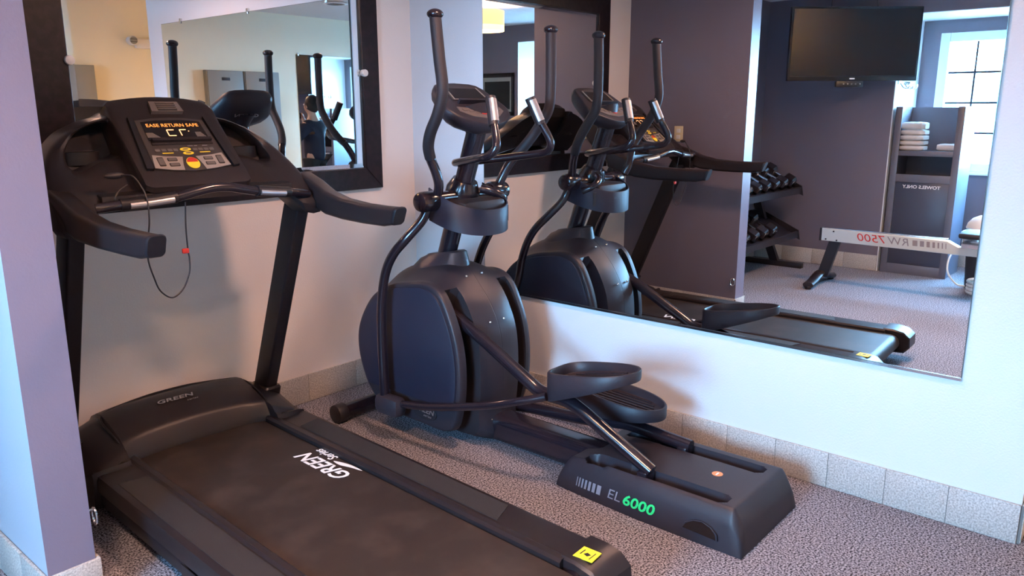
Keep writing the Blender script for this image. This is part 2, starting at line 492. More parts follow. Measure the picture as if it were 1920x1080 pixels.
# framed mirror on the back wall
X0, X1, Z0, Z1 = -1.899, -.2504, 1.066, 2.23
I0, I1, J0, J1 = -1.762, -.358, 1.174, 2.12
off = ((X0+X1)/2, 0, Z0)
mf = thing('framed_mirror', 'mirror in a wide dark wood frame above the treadmill', 'mirror', off)
for nm, poly in (('frame_rail', [(X0, Z0), (X1, Z0), (I1, J0), (I0, J0)]), ('frame_rail', [(X0, Z1), (X1, Z1), (I1, J1), (I0, J1)]),
                 ('frame_stile', [(X0, Z0), (I0, J0), (I0, J1), (X0, Z1)]), ('frame_stile', [(X1, Z0), (I1, J0), (I1, J1), (X1, Z1)])):
    obj(nm, B().prism(poly, 1, -.001, -.028, .003), 'frame', mf, off)
bv = .024
obj('mirror_glass', B().add([(I0+bv, -.016, J0+bv), (I1-bv, -.016, J0+bv), (I1-bv, -.016, J1-bv), (I0+bv, -.016, J1-bv)], [(0, 1, 2, 3)]), 'mirror', mf, off, smooth_=False)
bb = B()
O_ = [(I0, -.013, J0), (I1, -.013, J0), (I1, -.013, J1), (I0, -.013, J1)]
N_ = [(I0+bv, -.016, J0+bv), (I1-bv, -.016, J0+bv), (I1-bv, -.016, J1-bv), (I0+bv, -.016, J1-bv)]
bb.add(O_+N_, [(i, (i+1) % 4, (i+1) % 4+4, i+4) for i in range(4)])
obj('bevelled_border', bb, 'mirror', mf, off, smooth_=False)
for xx in (I0+.002, I1+.008):
    obj('rosette', B().cyl((xx, -.016, 1.655), (xx, -.042, 1.655), .018, 20, .004), 'plastic_white', mf, off)

# mirror on the front wall (behind the photographer)
off = (-2.9, -4.4, .80)
mm = thing('frameless_mirror', 'frameless mirror on the cream wall beside the grey metal cabinets', 'mirror', off)
obj('glass_edge', B().box(-3.55, -2.29, -4.40, -4.394, .80, 2.07), 'mirroredge', mm, off, smooth_=False)
obj('mirror_glass', B().add([(-3.548, -4.3935, .802), (-2.292, -4.3935, .802), (-2.292, -4.3935, 2.068), (-3.548, -4.3935, 2.068)], [(0, 1, 2, 3)]), 'mirror', mm, off, smooth_=False)
for xx in (-3.5, -2.31):
    obj('clip', B().cbox(xx-.012, xx+.012, -4.40, -4.388, 2.055, 2.085, .002), 'chrome', mm, off)

# ================================================================== ELLIPTICAL TRAINER
EO = (-.505, -1.20, 0.0)
el = thing('elliptical_trainer', 'charcoal elliptical trainer with green 6000 lettering on its rear base, beside the wall mirror', 'elliptical', EO)
def E_(name, b, m, par=None, **k): return obj(name, b, m, par or el, EO, **k)
cx = -.505

# flywheel housing: sections across x, slots pushed in
PC = [(-.46, .03), (-.36, .10), (-.315, .25), (-.315, .40), (-.345, .53), (-.41, .64), (-.52, .73), (-.68, .79), (-.86, .795), (-.975, .70), (-1.045, .61), (-1.09, .50), (-1.10, .32), (-1.095, .15), (-1.09, .02), (-.75, .02)]
PS = [(-.60, .095), (-.47, .16), (-.40, .29), (-.385, .42), (-.425, .53), (-.51, .635), (-.63, .70), (-.757, .728), (-.87, .738), (-.955, .70), (-1.015, .60), (-1.055, .48), (-1.068, .34), (-1.05, .20), (-.99, .09), (-.80, .085)]
def hsec(x, ret=False, sc=1.0):
    d = abs(x-cx)
    t = min(1, max(0, (d-.03)/.195)); t = t*t*(3-2*t)
    base = [((1-t)*a[0]+t*b[0], (1-t)*a[1]+t*b[1]) for a, b in zip(PC, PS)]
    pts = smooth([(p[0], p[1], 0) for p in base], 5, True)
    out = []
    n = len(pts)
    for i, p in enumerate(pts):
        u = i/5.0
        y, z = p.x, p.y
        if ret and ret <= u <= 14.4:
            y = -.72+(y+.72)*.70; z = .42+(z-.42)*.70
        y = -.72+(y+.72)*sc; z = .40+(z-.40)*sc
        out.append((x, y, z))
    return out
xs = []
for sgn in (-1,):
    pass
secs = []
for d, ret, sc in ((-.240, 0, .955), (-.238, 0, .985), (-.232, 0, 1.0), (-.215, 0, 1.005), (-.199, 0, 1.0), (-.197, 9.1, 1.0), (-.163, 8.9, 1.0), (-.129, 9.1, 1.0), (-.127, 0, 1.0), (-.10, 0, 1.0), (-.06, 0, 1.0), (-.004, 0, 1.0), (-.0012, 0, 1.0), (0, 0, .9975), (.0012, 0, 1.0), (.004, 0, 1.0),
                   (.06, 0, 1.0), (.10, 0, 1.0), (.127, 0, 1.0), (.129, 9.1, 1.0), (.163, 8.9, 1.0), (.197, 9.1, 1.0), (.199, 0, 1.0), (.215, 0, 1.005), (.232, 0, 1.0), (.238, 0, .985), (.240, 0, .955)):
    secs.append(hsec(cx+d, ret, sc))
hb = B(); hb.loft(secs)
nsec = len(secs[0])
# slot floor faces get the dark material
for fi, f in enumerate(hb.f):
    if len(f) == 4:
        k = f[0]//nsec; u = (f[0] % nsec)/5.0
        if k in (5, 6, 20, 21) and 8.7 <= u <= 14.5: hb.mi[fi] = 1
        if k in (4, 7, 19, 22) and 8.9 <= u <= 14.3: hb.mi[fi] = 1
house = E_('flywheel_housing', hb, ['shell', 'blackmatte'], sharp=40)
for s in (-1, 1):
    sb = B()
    x_ = cx+s*.2395
    ring = [(y, z) for (_, y, z) in hsec(cx+s*.235)]
    ring = [(y, max(z, .187)) for y, z in ring]
    r0 = [(x_, -.735+(y+.735)*.94, .41+(z-.41)*.94) for y, z in ring]
    r1 = [(x_+s*.008, -.735+(y+.735)*.935, .41+(z-.41)*.935) for y, z in ring]
    r2_ = [(x_+s*.011, -.735+(y+.735)*.915, .41+(z-.41)*.915) for y, z in ring]
    sb.loft([r0, r1, r2_])
    E_('side_cover', sb, 'shellnavy', label='navy charcoal side cover')
# neck collar round the mast
nb = B()
rg = []
for z, yc, a, b_ in ((.690, -.72, .15, .20), (.750, -.73, .125, .165), (.795, -.745, .09, .135), (.828, -.755, .07, .115), (.836, -.757, .062, .10)):
    rg.append([(cx+a*math.cos(t), yc+b_*math.sin(t)+.0, z+(.0 if z < .8 else -(b_*math.sin(t))*.18)) for t in [2*PI*i/28 for i in range(28)]])
nb.loft(rg)
E_('mast_collar', nb, 'shell')
# badge on the lower left of the housing
bd = B(); bd.prism(ellipse(.155, .070, 28, -.845, .146), 0, cx-.2385, cx-.2455, .001)
bdg = E_('oval_badge', bd, 'blackmatte', label='black oval badge with silver lettering')
tb = B()
Mx = basis((cx-.2462, -.845, .157), (0, -1, -.05), (0, 0, 1))
text(tb, 'GREEN', .034, Mx, .0003, .25, 1.15, .0006)
text(tb, 'series', .018, basis((cx-.2462, -.865, .133), (0, -1, -.05), (0, 0, 1)), .0003, .3, 1.2)
E_('lettering', tb, 'steel', bdg, smooth_=False)
# screws on the rear spine
for x_, y_, z_ in ((-.56, -.935, .752), (-.56, -1.075, .565), (-.46, -.935, .752), (-.47, -1.075, .565), (-.57, -1.09, .12), (-.44, -1.095, .12)):
    E_('screw', B().ball((x_, y_-.0, z_), .0065, 8, 6), 'chrome')

# mast
mast = B()
p0 = Vector((cx, -.745, .78)); p1 = Vector((cx, -.975, 1.44))
mast.tube([p0, p1], .046, 22, squash=(1.0, .82), ref=(0, 1, 0))
E_('mast', mast, 'black')
# front stabiliser with end caps
st = B(); st.cyl((-.845, -.355, .046), (-.165, -.355, .046), .038, 22)
E_('front_stabiliser', st, 'black')
for s in (-1, 1):
    x_ = cx+s*.345
    E_('transport_wheel', B().cyl((x_-.028, -.355, .046), (x_+.028, -.355, .046), .046, 26, .006), 'blackmatte')
fs = B(); fs.cbox(cx-.05, cx+.05, -.70, -.34, .02, .10, .01)
E_('frame_neck', fs, 'black')
# base tube to the rear unit
bt = B()
prof = rrect(.135, .125, .04, 5, cx, .078)
rings = []
for y in (-1.04, -1.30, -1.68):
    rings.append([(p[0], y, p[1]) for p in prof])
bt.loft(rings)
E_('base_tube', bt, 'black')

# rear unit: moulded ramp cover with two roller slots
NX, NY = 72, 100
ya_, yb2 = -1.545, -2.348
def hw(y):
    t = (y-ya_)/(yb2-ya_)
    w = .208+.030*min(1, t*2.0)**.7 if t < .9 else .238
    return w
def topz(y):
    t = (y-ya_)/(yb2-ya_)
    return .118+.034*min(1, t/.22) if t < .22 else .152+.004*math.sin((t-.22)*3)
cr = -.480
rb = B(); grid = []
for j in range(NY+1):
    v = j/NY
    y = ya_+(yb2-ya_)*v
    row = []
    W_ = hw(y)
    for i in range(NX+1):
        u = -1+2*i/NX
        x = cr+u*W_
        z = topz(y)
        # sides
        du = (1-abs(u))*W_
        if du < .034: z *= (max(0, du)/.034)**.30 if du > 0 else 0
        # front / rear ends
        df = abs(y-ya_); dr = abs(y-yb2)
        if df < .06: z *= (df/.06)**.35 if df > 0 else 0
        if dr < .05: z *= (dr/.05)**.42 if dr > 0 else 0
        # slots
        for s in (-1, 1):
            xs_ = cx+.012+s*.150
            yy = min(max(y, -2.225), -1.70)
            d = math.hypot(x-xs_, (y-yy))
            if d < .034:
                z = min(z, max(.055, z-.085*min(1, (.034-d)/.007)))
        row.append((x, y, max(z, 0)))
    grid.append(row)
rb.v = [p for r in grid for p in r]
for j in range(NY):
    for i in range(NX):
        a = j*(NX+1)+i
        rb.f.append((a, a+1, a+NX+2, a+NX+1)); rb.mi.append(0)
# wrap-up of slot darkness is real depth; the running tracks lie on the slot floor
rear = E_('rear_ramp_cover', rb, 'shell', sharp=50)
for s in (-1, 1):
    E_('roller_track', B().cbox(cx+.012+s*.15-.024, cx+.012+s*.15+.024, -2.225, -1.70, .057, .062, .002), 'black')
# lettering on the left flank: stripes, EL, 6000
def flank(y, z):      # a point on the left flank a little proud of it
    W_ = hw(y); zt = topz(y)
    q = max(0.0, min(1.0, z/zt))
    du = .034*(q**(1/.30))
    return Vector((cr-W_+du-.0022, y, z))
def flank_mtx(y, z):
    a = flank(y, z); b_ = flank(y-.02, z); c_ = flank(y, z+.015)
    xx = (b_-a).normalized(); zz = xx.cross((c_-a).normalized()).normalized()
    return basis(a, xx, zz.cross(xx), zz)
sb = B()
wd = [.004, .006, .008, .010, .012, .0145, .019]
yy = -1.655
for w in wd:
    q = []
    for dy, dz in ((0, -.019), (-w, -.019), (-w, .019), (0, .019)):
        z = .056+dz
        q.append(flank(yy+dy-(dz*.15), z))
    sb.add([tuple(p) for p in q], [(0, 1, 2, 3)])
    yy -= w+.0075
E_('stripe_print', sb, 'greyprint', rear, smooth_=False)
def curved_text(s_, size, ya, z, bold, sq, shear, m, nm):
    t_ = B()
    text(t_, s_, size, Matrix.Identity(4), 0, shear, sq, bold, 'LEFT')
    t_.v = [tuple(flank(ya-x, z+y)) for x, y, _ in t_.v]
    E_(nm, t_, m, rear, smooth_=False)
curved_text('EL', .054, -1.802, .058, .0, 1.15, .2, 'greyprint', 'grey_lettering')
curved_text('6000', .057, -1.873, .058, .0014, 1.20, .2, 'green', 'green_lettering')
# hand hold near the rear corner
rc = B()
half = [(-2.122, .042), (-2.262, .036), (-2.258, .058), (-2.235, .078), (-2.20, .088), (-2.165, .082), (-2.135, .064)]
o_ = [tuple(flank(y, z)) for y, z in half]
cen = Vector((sum(p[0] for p in o_)/7, sum(p[1] for p in o_)/7, sum(p[2] for p in o_)/7))
o_ = [(p[0]-.004, p[1], p[2]) for p in o_]
i_ = [tuple(cen+Vector((-.0045, 0, 0))+(Vector(p)-Vector((-.004, 0, 0))-cen)*.9) for p in o_]
lip = B(); lip.loft([[tuple(Vector(p)+Vector((.006, 0, 0))) for p in o_], o_, i_], cap=False)
E_('hand_hold_rim', lip, 'shell')
E_('hand_hold', B().add([tuple(Vector(p)-Vector((.0006, 0, 0))) for p in i_], [tuple(range(7))]), 'display', smooth_=False)
E_('round_sticker', B().prism(ellipse(.040, .040, 24, -.480, -2.135), 2, .1545, .1568), 'orange', label='round orange warning sticker')
E_('sticker_symbol', B().box(-.492, -.470, -2.138, -2.132, .1568, .1572), 'white', smooth_=False)

# swing arms, cranks, pedals
def arm(s):
    X = lambda d: cx+s*d
    # upper handle
    dy = 0.0 if s < 0 else -.0
    if s < 0:
        up_ = [(.318, -1.046, 1.815), (.316, -1.062, 1.66), (.315, -1.073, 1.582), (.315, -1.072, 1.525), (.314, -1.043, 1.452), (.31, -.998, 1.385), (.295, -.966, 1.328), (.27, -.950, 1.281), (.245, -.953, 1.225), (.228, -.952, 1.175), (.216, -.935, 1.13)]
    else:
        up_ = [(.314, -1.109, 1.80), (.313, -1.112, 1.666), (.313, -1.111, 1.533), (.313, -1.100, 1.47), (.312, -1.066, 1.420), (.306, -1.018, 1.357), (.287, -.975, 1.300), (.262, -.945, 1.26), (.24, -.918, 1.21), (.222, -.90, 1.16), (.214, -.885, 1.125)]
    hb_ = B(); hb_.tube(smooth([(X(d), y, z) for d, y, z in up_], 5), .0205, 16)
    hd = E_('swing_handle', hb_, 'black')
    gp = up_[:8]
    gb = B(); gb.tube(smooth([(X(d), y, z) for d, y, z in gp], 5), .0232, 18)
    E_('foam_grip', gb, 'foam', hd)
    t = up_[0]
    E_('end_cap', B().ball((X(t[0]), t[1], t[2]+.010), .032, 18, 12, (1, 1, .62)), 'black', hd)
    # pivot
    pv = (-.868, 1.092) if s < 0 else (-.880, 1.107)
    pb_ = B(); pb_.cyl((X(.150), pv[0], pv[1]), (X(.268), pv[0], pv[1]), .044, 26, .020)
    E_('pivot_cap', pb_, 'black', label='round black pivot cap')
    # lower arm
    lo = [(.215, pv[0], pv[1]-.01), (.222, -.865, 1.045), (.24, -.845, 1.0), (.285, -.80, .93), (.307, -.745, .864), (.315, -.703, .789), (.315, -.672, .688), (.315, -.658, .574), (.315, -.655, .407), (.315, -.66, .20)]
    if s > 0:
        lo = [(d, y+(.045*max(0, (1.0-z))/.5 if z < 1 else 0) if z > .5 else y+.09, z) for d, y, z in lo]
    lb_ = B(); lb_.tube(smooth([(X(d), y, z) for d, y, z in lo], 5), [.0205]*46, 16)
    E_('lower_swing_arm', lb_, 'black')
    yb = lo[-1][1]
    jb = B(); jb.cbox(X(.275), X(.352), yb-.115, yb+.045, .118, .212, .03)
    E_('joint_cover', jb, 'shell')
    # connecting link
    zt = .385 if s < 0 else .215
    ye = -1.50 if s < 0 else -1.44
    ln_ = [(.31, yb-.03, .172), (.305, -.95, .215 if s < 0 else .155), (.30, -1.25, .295 if s < 0 else .17), (.283, -1.41, .347 if s < 0 else .19), (.240, ye-.035, zt+.002)]
    E_('link_bar', B().tube(smooth([(X(d), y, z) for d, y, z in ln_], 6), .0165, 14), 'black')
    # pedal arm
    if s < 0:
        pa = [(.150, -.93, .605), (.150, -1.12, .518), (.150, -1.36, .395), (.148, -1.44, .358), (.146, -1.56, .352), (.146, -1.64, .328), (.144, -1.76, .268), (.142, -1.955, .170)]
    else:
        pa = [(.150, -.93, .10), (.150, -1.14, .125), (.150, -1.44, .150), (.150, -1.60, .178), (.152, -1.70, .186), (.158, -1.955, .166)]
    pb3 = B(); pb3.tube(smooth([(X(d), y, z) for d, y, z in pa], 5), .0265, 20)
    pr = E_('pedal_arm', pb3, 'black')
    e = pa[-1]
    E_('roller', B().cyl((X(e[0]-.024), e[1]+.02, .088), (X(e[0]+.024), e[1]+.02, .088), .026, 20, .004), 'blackmatte')
    E_('end_bracket', B().cbox(X(e[0])-.034, X(e[0])+.034, e[1]+.005, e[1]+.045, .085, e[2]-.0, .004), 'black', pr)
    # pedal: tray with a raised rim
    if s < 0: ycen, L_, zf, zr, df, dr = -1.695, .375, .478, .540, .125, .040
    else: ycen, L_, zf, zr, df, dr = -1.640, .395, .335, .300, .115, .050
    xc = X(.142)
    n = 48
    def ring(wsc, which):
        out = []
        for i in range(n):
            a = 2*PI*i/n
            ca, sa = math.cos(a), math.sin(a)
            ex = 2.2 if sa < 0 else 3.6
            k_ = (abs(ca)**ex+abs(sa)**ex)**(-1/ex)
            x = k_*ca*(.112-wsc); y = k_*sa*(L_/2-wsc)
            t = .5-y/L_       # 0 front 1 rear
            if which == 'top': z = zf+(zr-zf)*t
            elif which == 'floor': z = zf+(zr-zf)*t-.045+.018*t
            else: z = zf+(zr-zf)*t-(df+(dr-df)*min(1, t*1.05))
            out.append((xc+x, ycen+y, z))
        return out
    tp = ring(0, 'top')
    def lift(r, dz): return [(p[0], p[1], p[2]+dz) for p in r]
    pd = B()
    pd.loft([ring(.012, 'bot'), ring(.002, 'bot'), lift(ring(0, 'bot'), .008), lift(tp, -.004), ring(.003, 'top'), ring(.009, 'top'), lift(ring(.012, 'top'), -.004), lift(ring(.015, 'floor'), .004), ring(.020, 'floor')])
    ped = E_('pedal', pd, 'shell', sharp=45)
    for k in range(-3, 4):
        xx = xc+k*.024
        hl = .14*math.sqrt(max(.1, 1-(k*.024/.10)**2))
        zz = lambda y: zf+(zr-zf)*(.5-(y-ycen)/L_)-.045+.018*(.5-(y-ycen)/L_)
        rbx = B()
        rbx.loft([[(xx-.003, y, zz(y)+.001), (xx+.003, y, zz(y)+.001), (xx+.003, y, zz(y)+.004), (xx-.003, y, zz(y)+.004)] for y in (ycen+hl, ycen-hl)])
        E_('tread_rib', rbx, 'shell', ped, smooth_=False)
arm(-1); arm(1)

# bottle shroud that wraps the pivots
sh = B()
outer = []; inner = []
A = [(-.172, -.830), (-.178, -.90), (-.168, -.965), (-.13, -1.02), (-.07, -1.052), (0, -1.062), (.07, -1.052), (.13, -1.02), (.168, -.965), (.178, -.90), (.172, -.830)]
A = smooth([(a, b_, 0) for a, b_ in A], 4)
def zt_(y): return 1.055+.10*(y+1.06)/.23*.9
def zb_(y): return .945+.06*(y+1.06)/.23
rings = []
for p in A:
    d = Vector((p.x, p.y+.86)); d = d/d.length
    x_, y_ = cx+p.x, p.y
    xi, yi = x_-d.x*.007, y_-d.y*.007
    rings.append([(x_, y_, zb_(y_)), (x_, y_, zt_(y_)-.003), (x_-d.x*.002, y_-d.y*.002, zt_(y_)), (xi, yi, zt_(y_)), (xi, yi, zb_(y_))])
sh.loft(rings)
E_('bottle_shroud', sh, 'shellnavy', sharp=50, label='navy charcoal curved bottle shroud')
E_('shroud_slot', B().loft([[(cx+.151+dx, -1.004+dy, zz_) for dx, dy in ((0, 0), (.012, .010), (.009, .014), (-.003, .004))] for zz_ in (.985, 1.055)]), 'blackmatte')
E_('shroud_floor', B().loft([[(cx+p.x*.97, -.86+(p.y+.86)*.97, zb_(p.y)+.004+k) for p in A] for k in (0, .006)]), 'blackmatte')
# pivot cross tube and hub
E_('pivot_tube', B().cyl((cx-.19, -.874, 1.10), (cx+.19, -.874, 1.10), .030, 22), 'black')
E_('pivot_hub', B().tube([(cx, -.83, 1.02), (cx, -.845, 1.06), (cx, -.87, 1.13), (cx, -.885, 1.17)], [.06, .075, .075, .056], 22), 'black')
E_('pivot_block', B().cbox(cx-.135, cx+.135, -1.015, -.83, 1.0, 1.095, .03), 'blackmatte')
E_('bottle_bracket', B().tube(smooth([(cx+.05, -.93, 1.13), (cx+.09, -.975, 1.115), (cx+.145, -.98, 1.085), (cx+.17, -.93, 1.06)], 5), .019, 12), 'black')

# fixed pulse grips
gpath = [(-.628, -1.150, 1.512), (-.645, -1.178, 1.440), (-.668, -1.214, 1.365), (-.678, -1.222, 1.325), (-.685, -1.195, 1.296), (-.675, -1.14, 1.284), (-.62, -.99, 1.262), (-.565, -.885, 1.248)]
mid = [(-.505, -.848, 1.243)]
left = gpath+mid
right = [(-1.01-x if False else 2*cx-x+.003, y, z) for x, y, z in reversed(gpath)]
E_('fixed_handlebar', B().tube(smooth(left+right, 6), .0165, 14), 'black')
for side in (-1, 1):
    f_ = lambda p: (p[0] if side < 0 else 2*cx-p[0]+.003, p[1], p[2])
    g0 = f_((-.626, -1.147, 1.520)); g1 = f_((-.652, -1.188, 1.410))
    pg = E_('pulse_grip', B().tube([g0, g1], [.0215, .0215], 18), 'blackmatte')
    E_('contact_plate', B().tube([Vector(g0)+(Vector(g1)-Vector(g0))*.10+Vector((0, -.004, .001)), Vector(g0)+(Vector(g1)-Vector(g0))*.88+Vector((0, -.004, .001))], [.0205, .0205], 18), 'steel', pg, label='bright metal pulse contact')

# console head
P0 = Vector((cx+.0, -1.045, 1.420)); U = Vector((0, .215, .160)); U.normalize(); Nn = Vector((0, -.160, .215)).normalized()
def CP(u, v, n=0): return P0+Vector((1, 0, 0))*u+U*v+Nn*n
out2 = [(-.125, .262), (-.09, .272), (0, .277), (.09, .272), (.125, .262), (.150, .235), (.188, .12), (.19, .09), (.165, .045), (.10, .005), (.05, -.012), (0, -.016), (-.05, -.012), (-.10, .005), (-.165, .045), (-.19, .09), (-.188, .12), (-.150, .235)]
cb_ = B()
def cring(sc, n, ex=0): return [tuple(CP(u*sc, .13+(v-.13)*sc+ex, n)) for u, v in out2]
cb_.loft([cring(.50, -.085), cring(.78, -.075), cring(.93, -.055), cring(1.0, -.03), cring(1.0, -.006), cring(.975, 0), cring(.93, .002)])
con = E_('console', cb_, 'shell', sharp=40)
E_('display_panel', B().loft([[tuple(CP(u, v, n)) for u, v in [(-.115, .145), (.115, .145), (.105, .235), (.06, .248), (0, .252), (-.06, .248), (-.105, .235)]] for n in (.001, .006)]), 'panel', con)
E_('display_window', B().loft([[tuple(CP(u, v, n)) for u, v in [(-.095, .155), (.095, .155), (.088, .225), (-.088, .225)]] for n in (.006, .0075)]), 'display', con)
for a, b_ in (((-.105, .150), (-.100, .150)), ((.100, .150), (.105, .150))):
    E_('display_trim', B().loft([[tuple(CP(u, v, n)) for u, v in [a, b_, (b_[0]*.92, .232), (a[0]*.92, .232)]] for n in (.006, .0082)]), 'silver', con)
E_('display_trim', B().loft([[tuple(CP(u, v, n)) for u, v in [(-.105, .147), (.105, .147), (.105, .151), (-.105, .151)]] for n in (.006, .0082)]), 'silver', con)
E_('book_ledge', B().loft([[tuple(CP(u, v, n)) for u, v in [(-.10, .122), (.10, .122), (.10, .132), (-.10, .132)]] for n in (0, .024)]), 'shell', con)
E_('keypad', B().loft([[tuple(CP(u, v, n)) for u, v in [(-.13, .10), (-.135, .07), (-.08, .035), (0, .022), (.08, .035), (.135, .07), (.13, .10), (0, .085)]] for n in (.001, .005)]), 'key', con)
for u in (-.10, -.068, -.035, .035, .068, .10):
    E_('key', B().loft([[tuple(CP(u+a*.012, .078-abs(u)*.0+b_*.007-(.1-abs(u))*.25, n)) for a, b_ in ((-1, -1), (1, -1), (1, 1), (-1, 1))] for n in (.005, .007)]), 'key', con)
E_('stop_key', B().loft([[tuple(CP(.02*math.cos(a), .058+.012*math.sin(a), n)) for a in [2*PI*i/18 for i in range(18)]] for n in (.005, .0075)]), 'red', con)
tb = B()
bk_x = Vector((-1, 0, 0))
text(tb, 'GREEN', .040, basis(CP(0, .15, -.0875), bk_x, U), .0004, .25, 1.25, .0008)
text(tb, 'series', .022, basis(CP(-.01, .108, -.087), bk_x, U), .0004, .3, 1.2)
E_('back_lettering', tb, 'steel', con, smooth_=False)
nk = B(); nk.tube([(cx, -.96, 1.385), (cx, -.95, 1.42), (cx, -.93, 1.47)], [.05, .062, .085], 20)
E_('console_neck', nk, 'shell', con)

# ================================================================== TREADMILL
tm = thing('treadmill', 'black treadmill with a lit orange display, between the grey partition and the elliptical trainer', 'treadmill', (-1.5575, 0, 0), math.radians(-2.2))
def T_(name, b, m, par=None, **k): return obj(name, b, m, par or tm, **k)
BX = .012
# running belt looped round the rollers
bl = B()
sec = []
def beltring(y, z): return [(BX-.262, y, z), (BX+.262, y, z)]
path = [(-.28, .166), (-2.10, .166)]+[(-2.10-.048*math.sin(a), .118+.048*math.cos(a)) for a in [PI*i/10 for i in range(1, 11)]]+[(-.28, .070)]
k = len(path)
top = [[(BX-.262, y, z), (BX+.262, y, z)] for y, z in path]
bl.loft([[p[0], p[1], (p[1][0], p[1][1], p[1][2]-.001), (p[0][0], p[0][1], p[0][2]-.001)] for p in top[:2]])
bl2 = B()
vs = [q for p in top for q in p]
bl2.add(vs, [(2*i, 2*i+1, 2*i+3, 2*i+2) for i in range(k-1)])
belt = T_('running_belt', bl2, 'belt', sharp=60)
tb = B()
Mt = lambda x, y: basis((x, y, .1668), (0, 1, 0), (-1, 0, 0))
text(tb, 'GREEN', .092, Mt(.198, -.985), .0003, .28, 1.0, .0016)
text(tb, 'Series', .052, Mt(.262, -.905), .0003, .25, .95, .0008)
swo = smooth([(.245, -.975, .1672), (.240, -1.02, .1672), (.255, -1.07, .1672), (.268, -1.125, .1672), (.270, -1.07, .1672), (.262, -1.02, .1672)], 5, True)
tb.add([tuple(p) for p in swo], [tuple(range(len(swo)))])
T_('belt_lettering', tb, 'white', belt, smooth_=False)
T_('rear_roller', B().cyl((BX-.285, -2.10, .118), (BX+.285, -2.10, .118), .045, 24), 'black')
T_('running_deck', B().box(BX-.27, BX+.27, -2.03, -.30, .125, .158), 'tmdark', smooth_=False)

# side rails with foot pads
for s in (-1, 1):
    rl = B()
    xi, xo = BX+s*.268, BX+s*.440
    prof = [(xi, .145), (xi, .178), (xi+s*.010, .186), (xi+s*.030, .186), (xi+s*.040, .181), (xo-s*.022, .181), (xo-s*.006, .176), (xo, .162), (xo, .120), (xi, .120)]
    rl.loft([[(p[0], y, p[1]) for p in prof] for y in (-.36, -2.06)])
    rail = T_('side_rail', rl, 'tm', sharp=25)
    pad = B()
    pp = [(xi+s*.048, -.62), (xo-s*.028, -.60), (xo-s*.028, -1.72), (xi+s*.048, -1.76)]
    pad.prism(pp, 2, .180, .1835)
    T_('foot_pad', pad, 'pad', rail)
    fb_ = B(); fb_.cbox(xo-s*.055, xo-s*.010, -2.05, -.30, .055, .122, .006)
    T_('frame_beam', fb_, 'tmdark')
    # rear end cap
    ec = B()
    ecp = [(-2.045, .125), (-2.045, .190), (-2.10, .191), (-2.16, .180), (-2.195, .150), (-2.200, .09), (-2.17, .055), (-2.08, .05), (-2.03, .06)]
    ec.prism(ecp, 0, BX+s*.285, BX+s*.446, .008)
    cap_ = T_('rear_end_cap', ec, 'tm')
    if s > 0:
        st_ = T_('warning_sticker', B().prism([(.322, -2.075), (.384, -2.070), (.388, -2.132), (.330, -2.140)], 2, .1895, .1920), 'stickeryellow', cap_, smooth_=False, label='yellow warning sticker')
    T_('foot', B().cyl((BX+s*.39, -2.02, 0), (BX+s*.39, -2.02, .06), .026, 18, .004), 'rubber')
    T_('foot', B().cyl((BX+s*.37, -.35, 0), (BX+s*.37, -.35, .06), .030, 18, .004), 'rubber')
sb = B()
sy = .1923
sb.add([(.349, -2.094, sy), (.362, -2.100, sy), (.357, -2.116, sy), (.344, -2.110, sy)], [(0, 1, 2, 3)])
sb.add([(.343, -2.084, sy), (.371, -2.083, sy), (.371, -2.087, sy), (.343, -2.088, sy)], [(0, 1, 2, 3)])
sb.add([(.336, -2.122, sy), (.374, -2.120, sy), (.374, -2.123, sy), (.336, -2.125, sy)], [(0, 1, 2, 3)])
T_('sticker_print', sb, 'blackmatte', cap_, smooth_=False)
lbx = BX-.4405
T_('flank_label', B().box(lbx+.001, lbx-.0012, -1.30, -1.14, .062, .112), 'tm', smooth_=False)

# motor hood
hd = B()
def hood(x, rise, rear, low, xo=None):
    z = .318*rise
    return [(x, -.015, .045), (x, -.008, .13), (x, -.03, .205*rise+.02), (x, -.085, z-.035), (x, -.15, z-.006), (x, -.20, z), (x, -.27, z-.014), (x, rear+.062, z-.052), (x, rear+.044, z-.060), (x, rear+.030, z-.076), (x, rear+.010, low+.02), (x, rear, low), (x, rear+.02, .045)]
rings = []
for x, rise, rear, low in ((-.462, .46, -.36, .10), (-.458, .60, -.44, .14), (-.440, .70, -.475, .165), (-.40, .78, -.490, .178), (-.33, .865, -.492, .180), (-.305, .90, -.485, .180), (-.298, .945, -.435, .172), (-.27, .96, -.42, .170), (-.20, .985, -.405, .170), (-.10, 1.0, -.398, .170), (0, 1.005, -.396, .170)):
    rings.append((x, rise, rear, low))
rings = rings+[(-x, a, b_, c_) for x, a, b_, c_ in reversed(rings[:-1])]
hd.loft([hood(x+BX-.01, a, b_, c_) for x, a, b_, c_ in rings])
hood_o = T_('motor_hood', hd, 'tm', sharp=38)
T_('hood_ridge', B().tube(smooth([(BX-.318, -.40, .232), (BX-.322, -.33, .262), (BX-.318, -.22, .288), (BX-.27, -.17, .300), (BX-.12, -.145, .311), (BX, -.14, .313), (BX+.10, -.145, .311), (BX+.25, -.17, .300), (BX+.298, -.22, .288), (BX+.302, -.33, .262), (BX+.298, -.40, .232)], 6), .0045, 8), 'tmdark', hood_o)
tb = B()
hy = Vector((0, .07, .014)).normalized()
text(tb, 'GREEN', .036, basis((-.03, -.262, .3120), (1, 0, 0), hy), .0004, .25, 1.35, .0006)
text(tb, 'series', .017, basis((.03, -.292, .3035), (1, 0, 0), hy), .0004, .3, 1.2)
T_('hood_lettering', tb, 'steel', hood_o, smooth_=False)

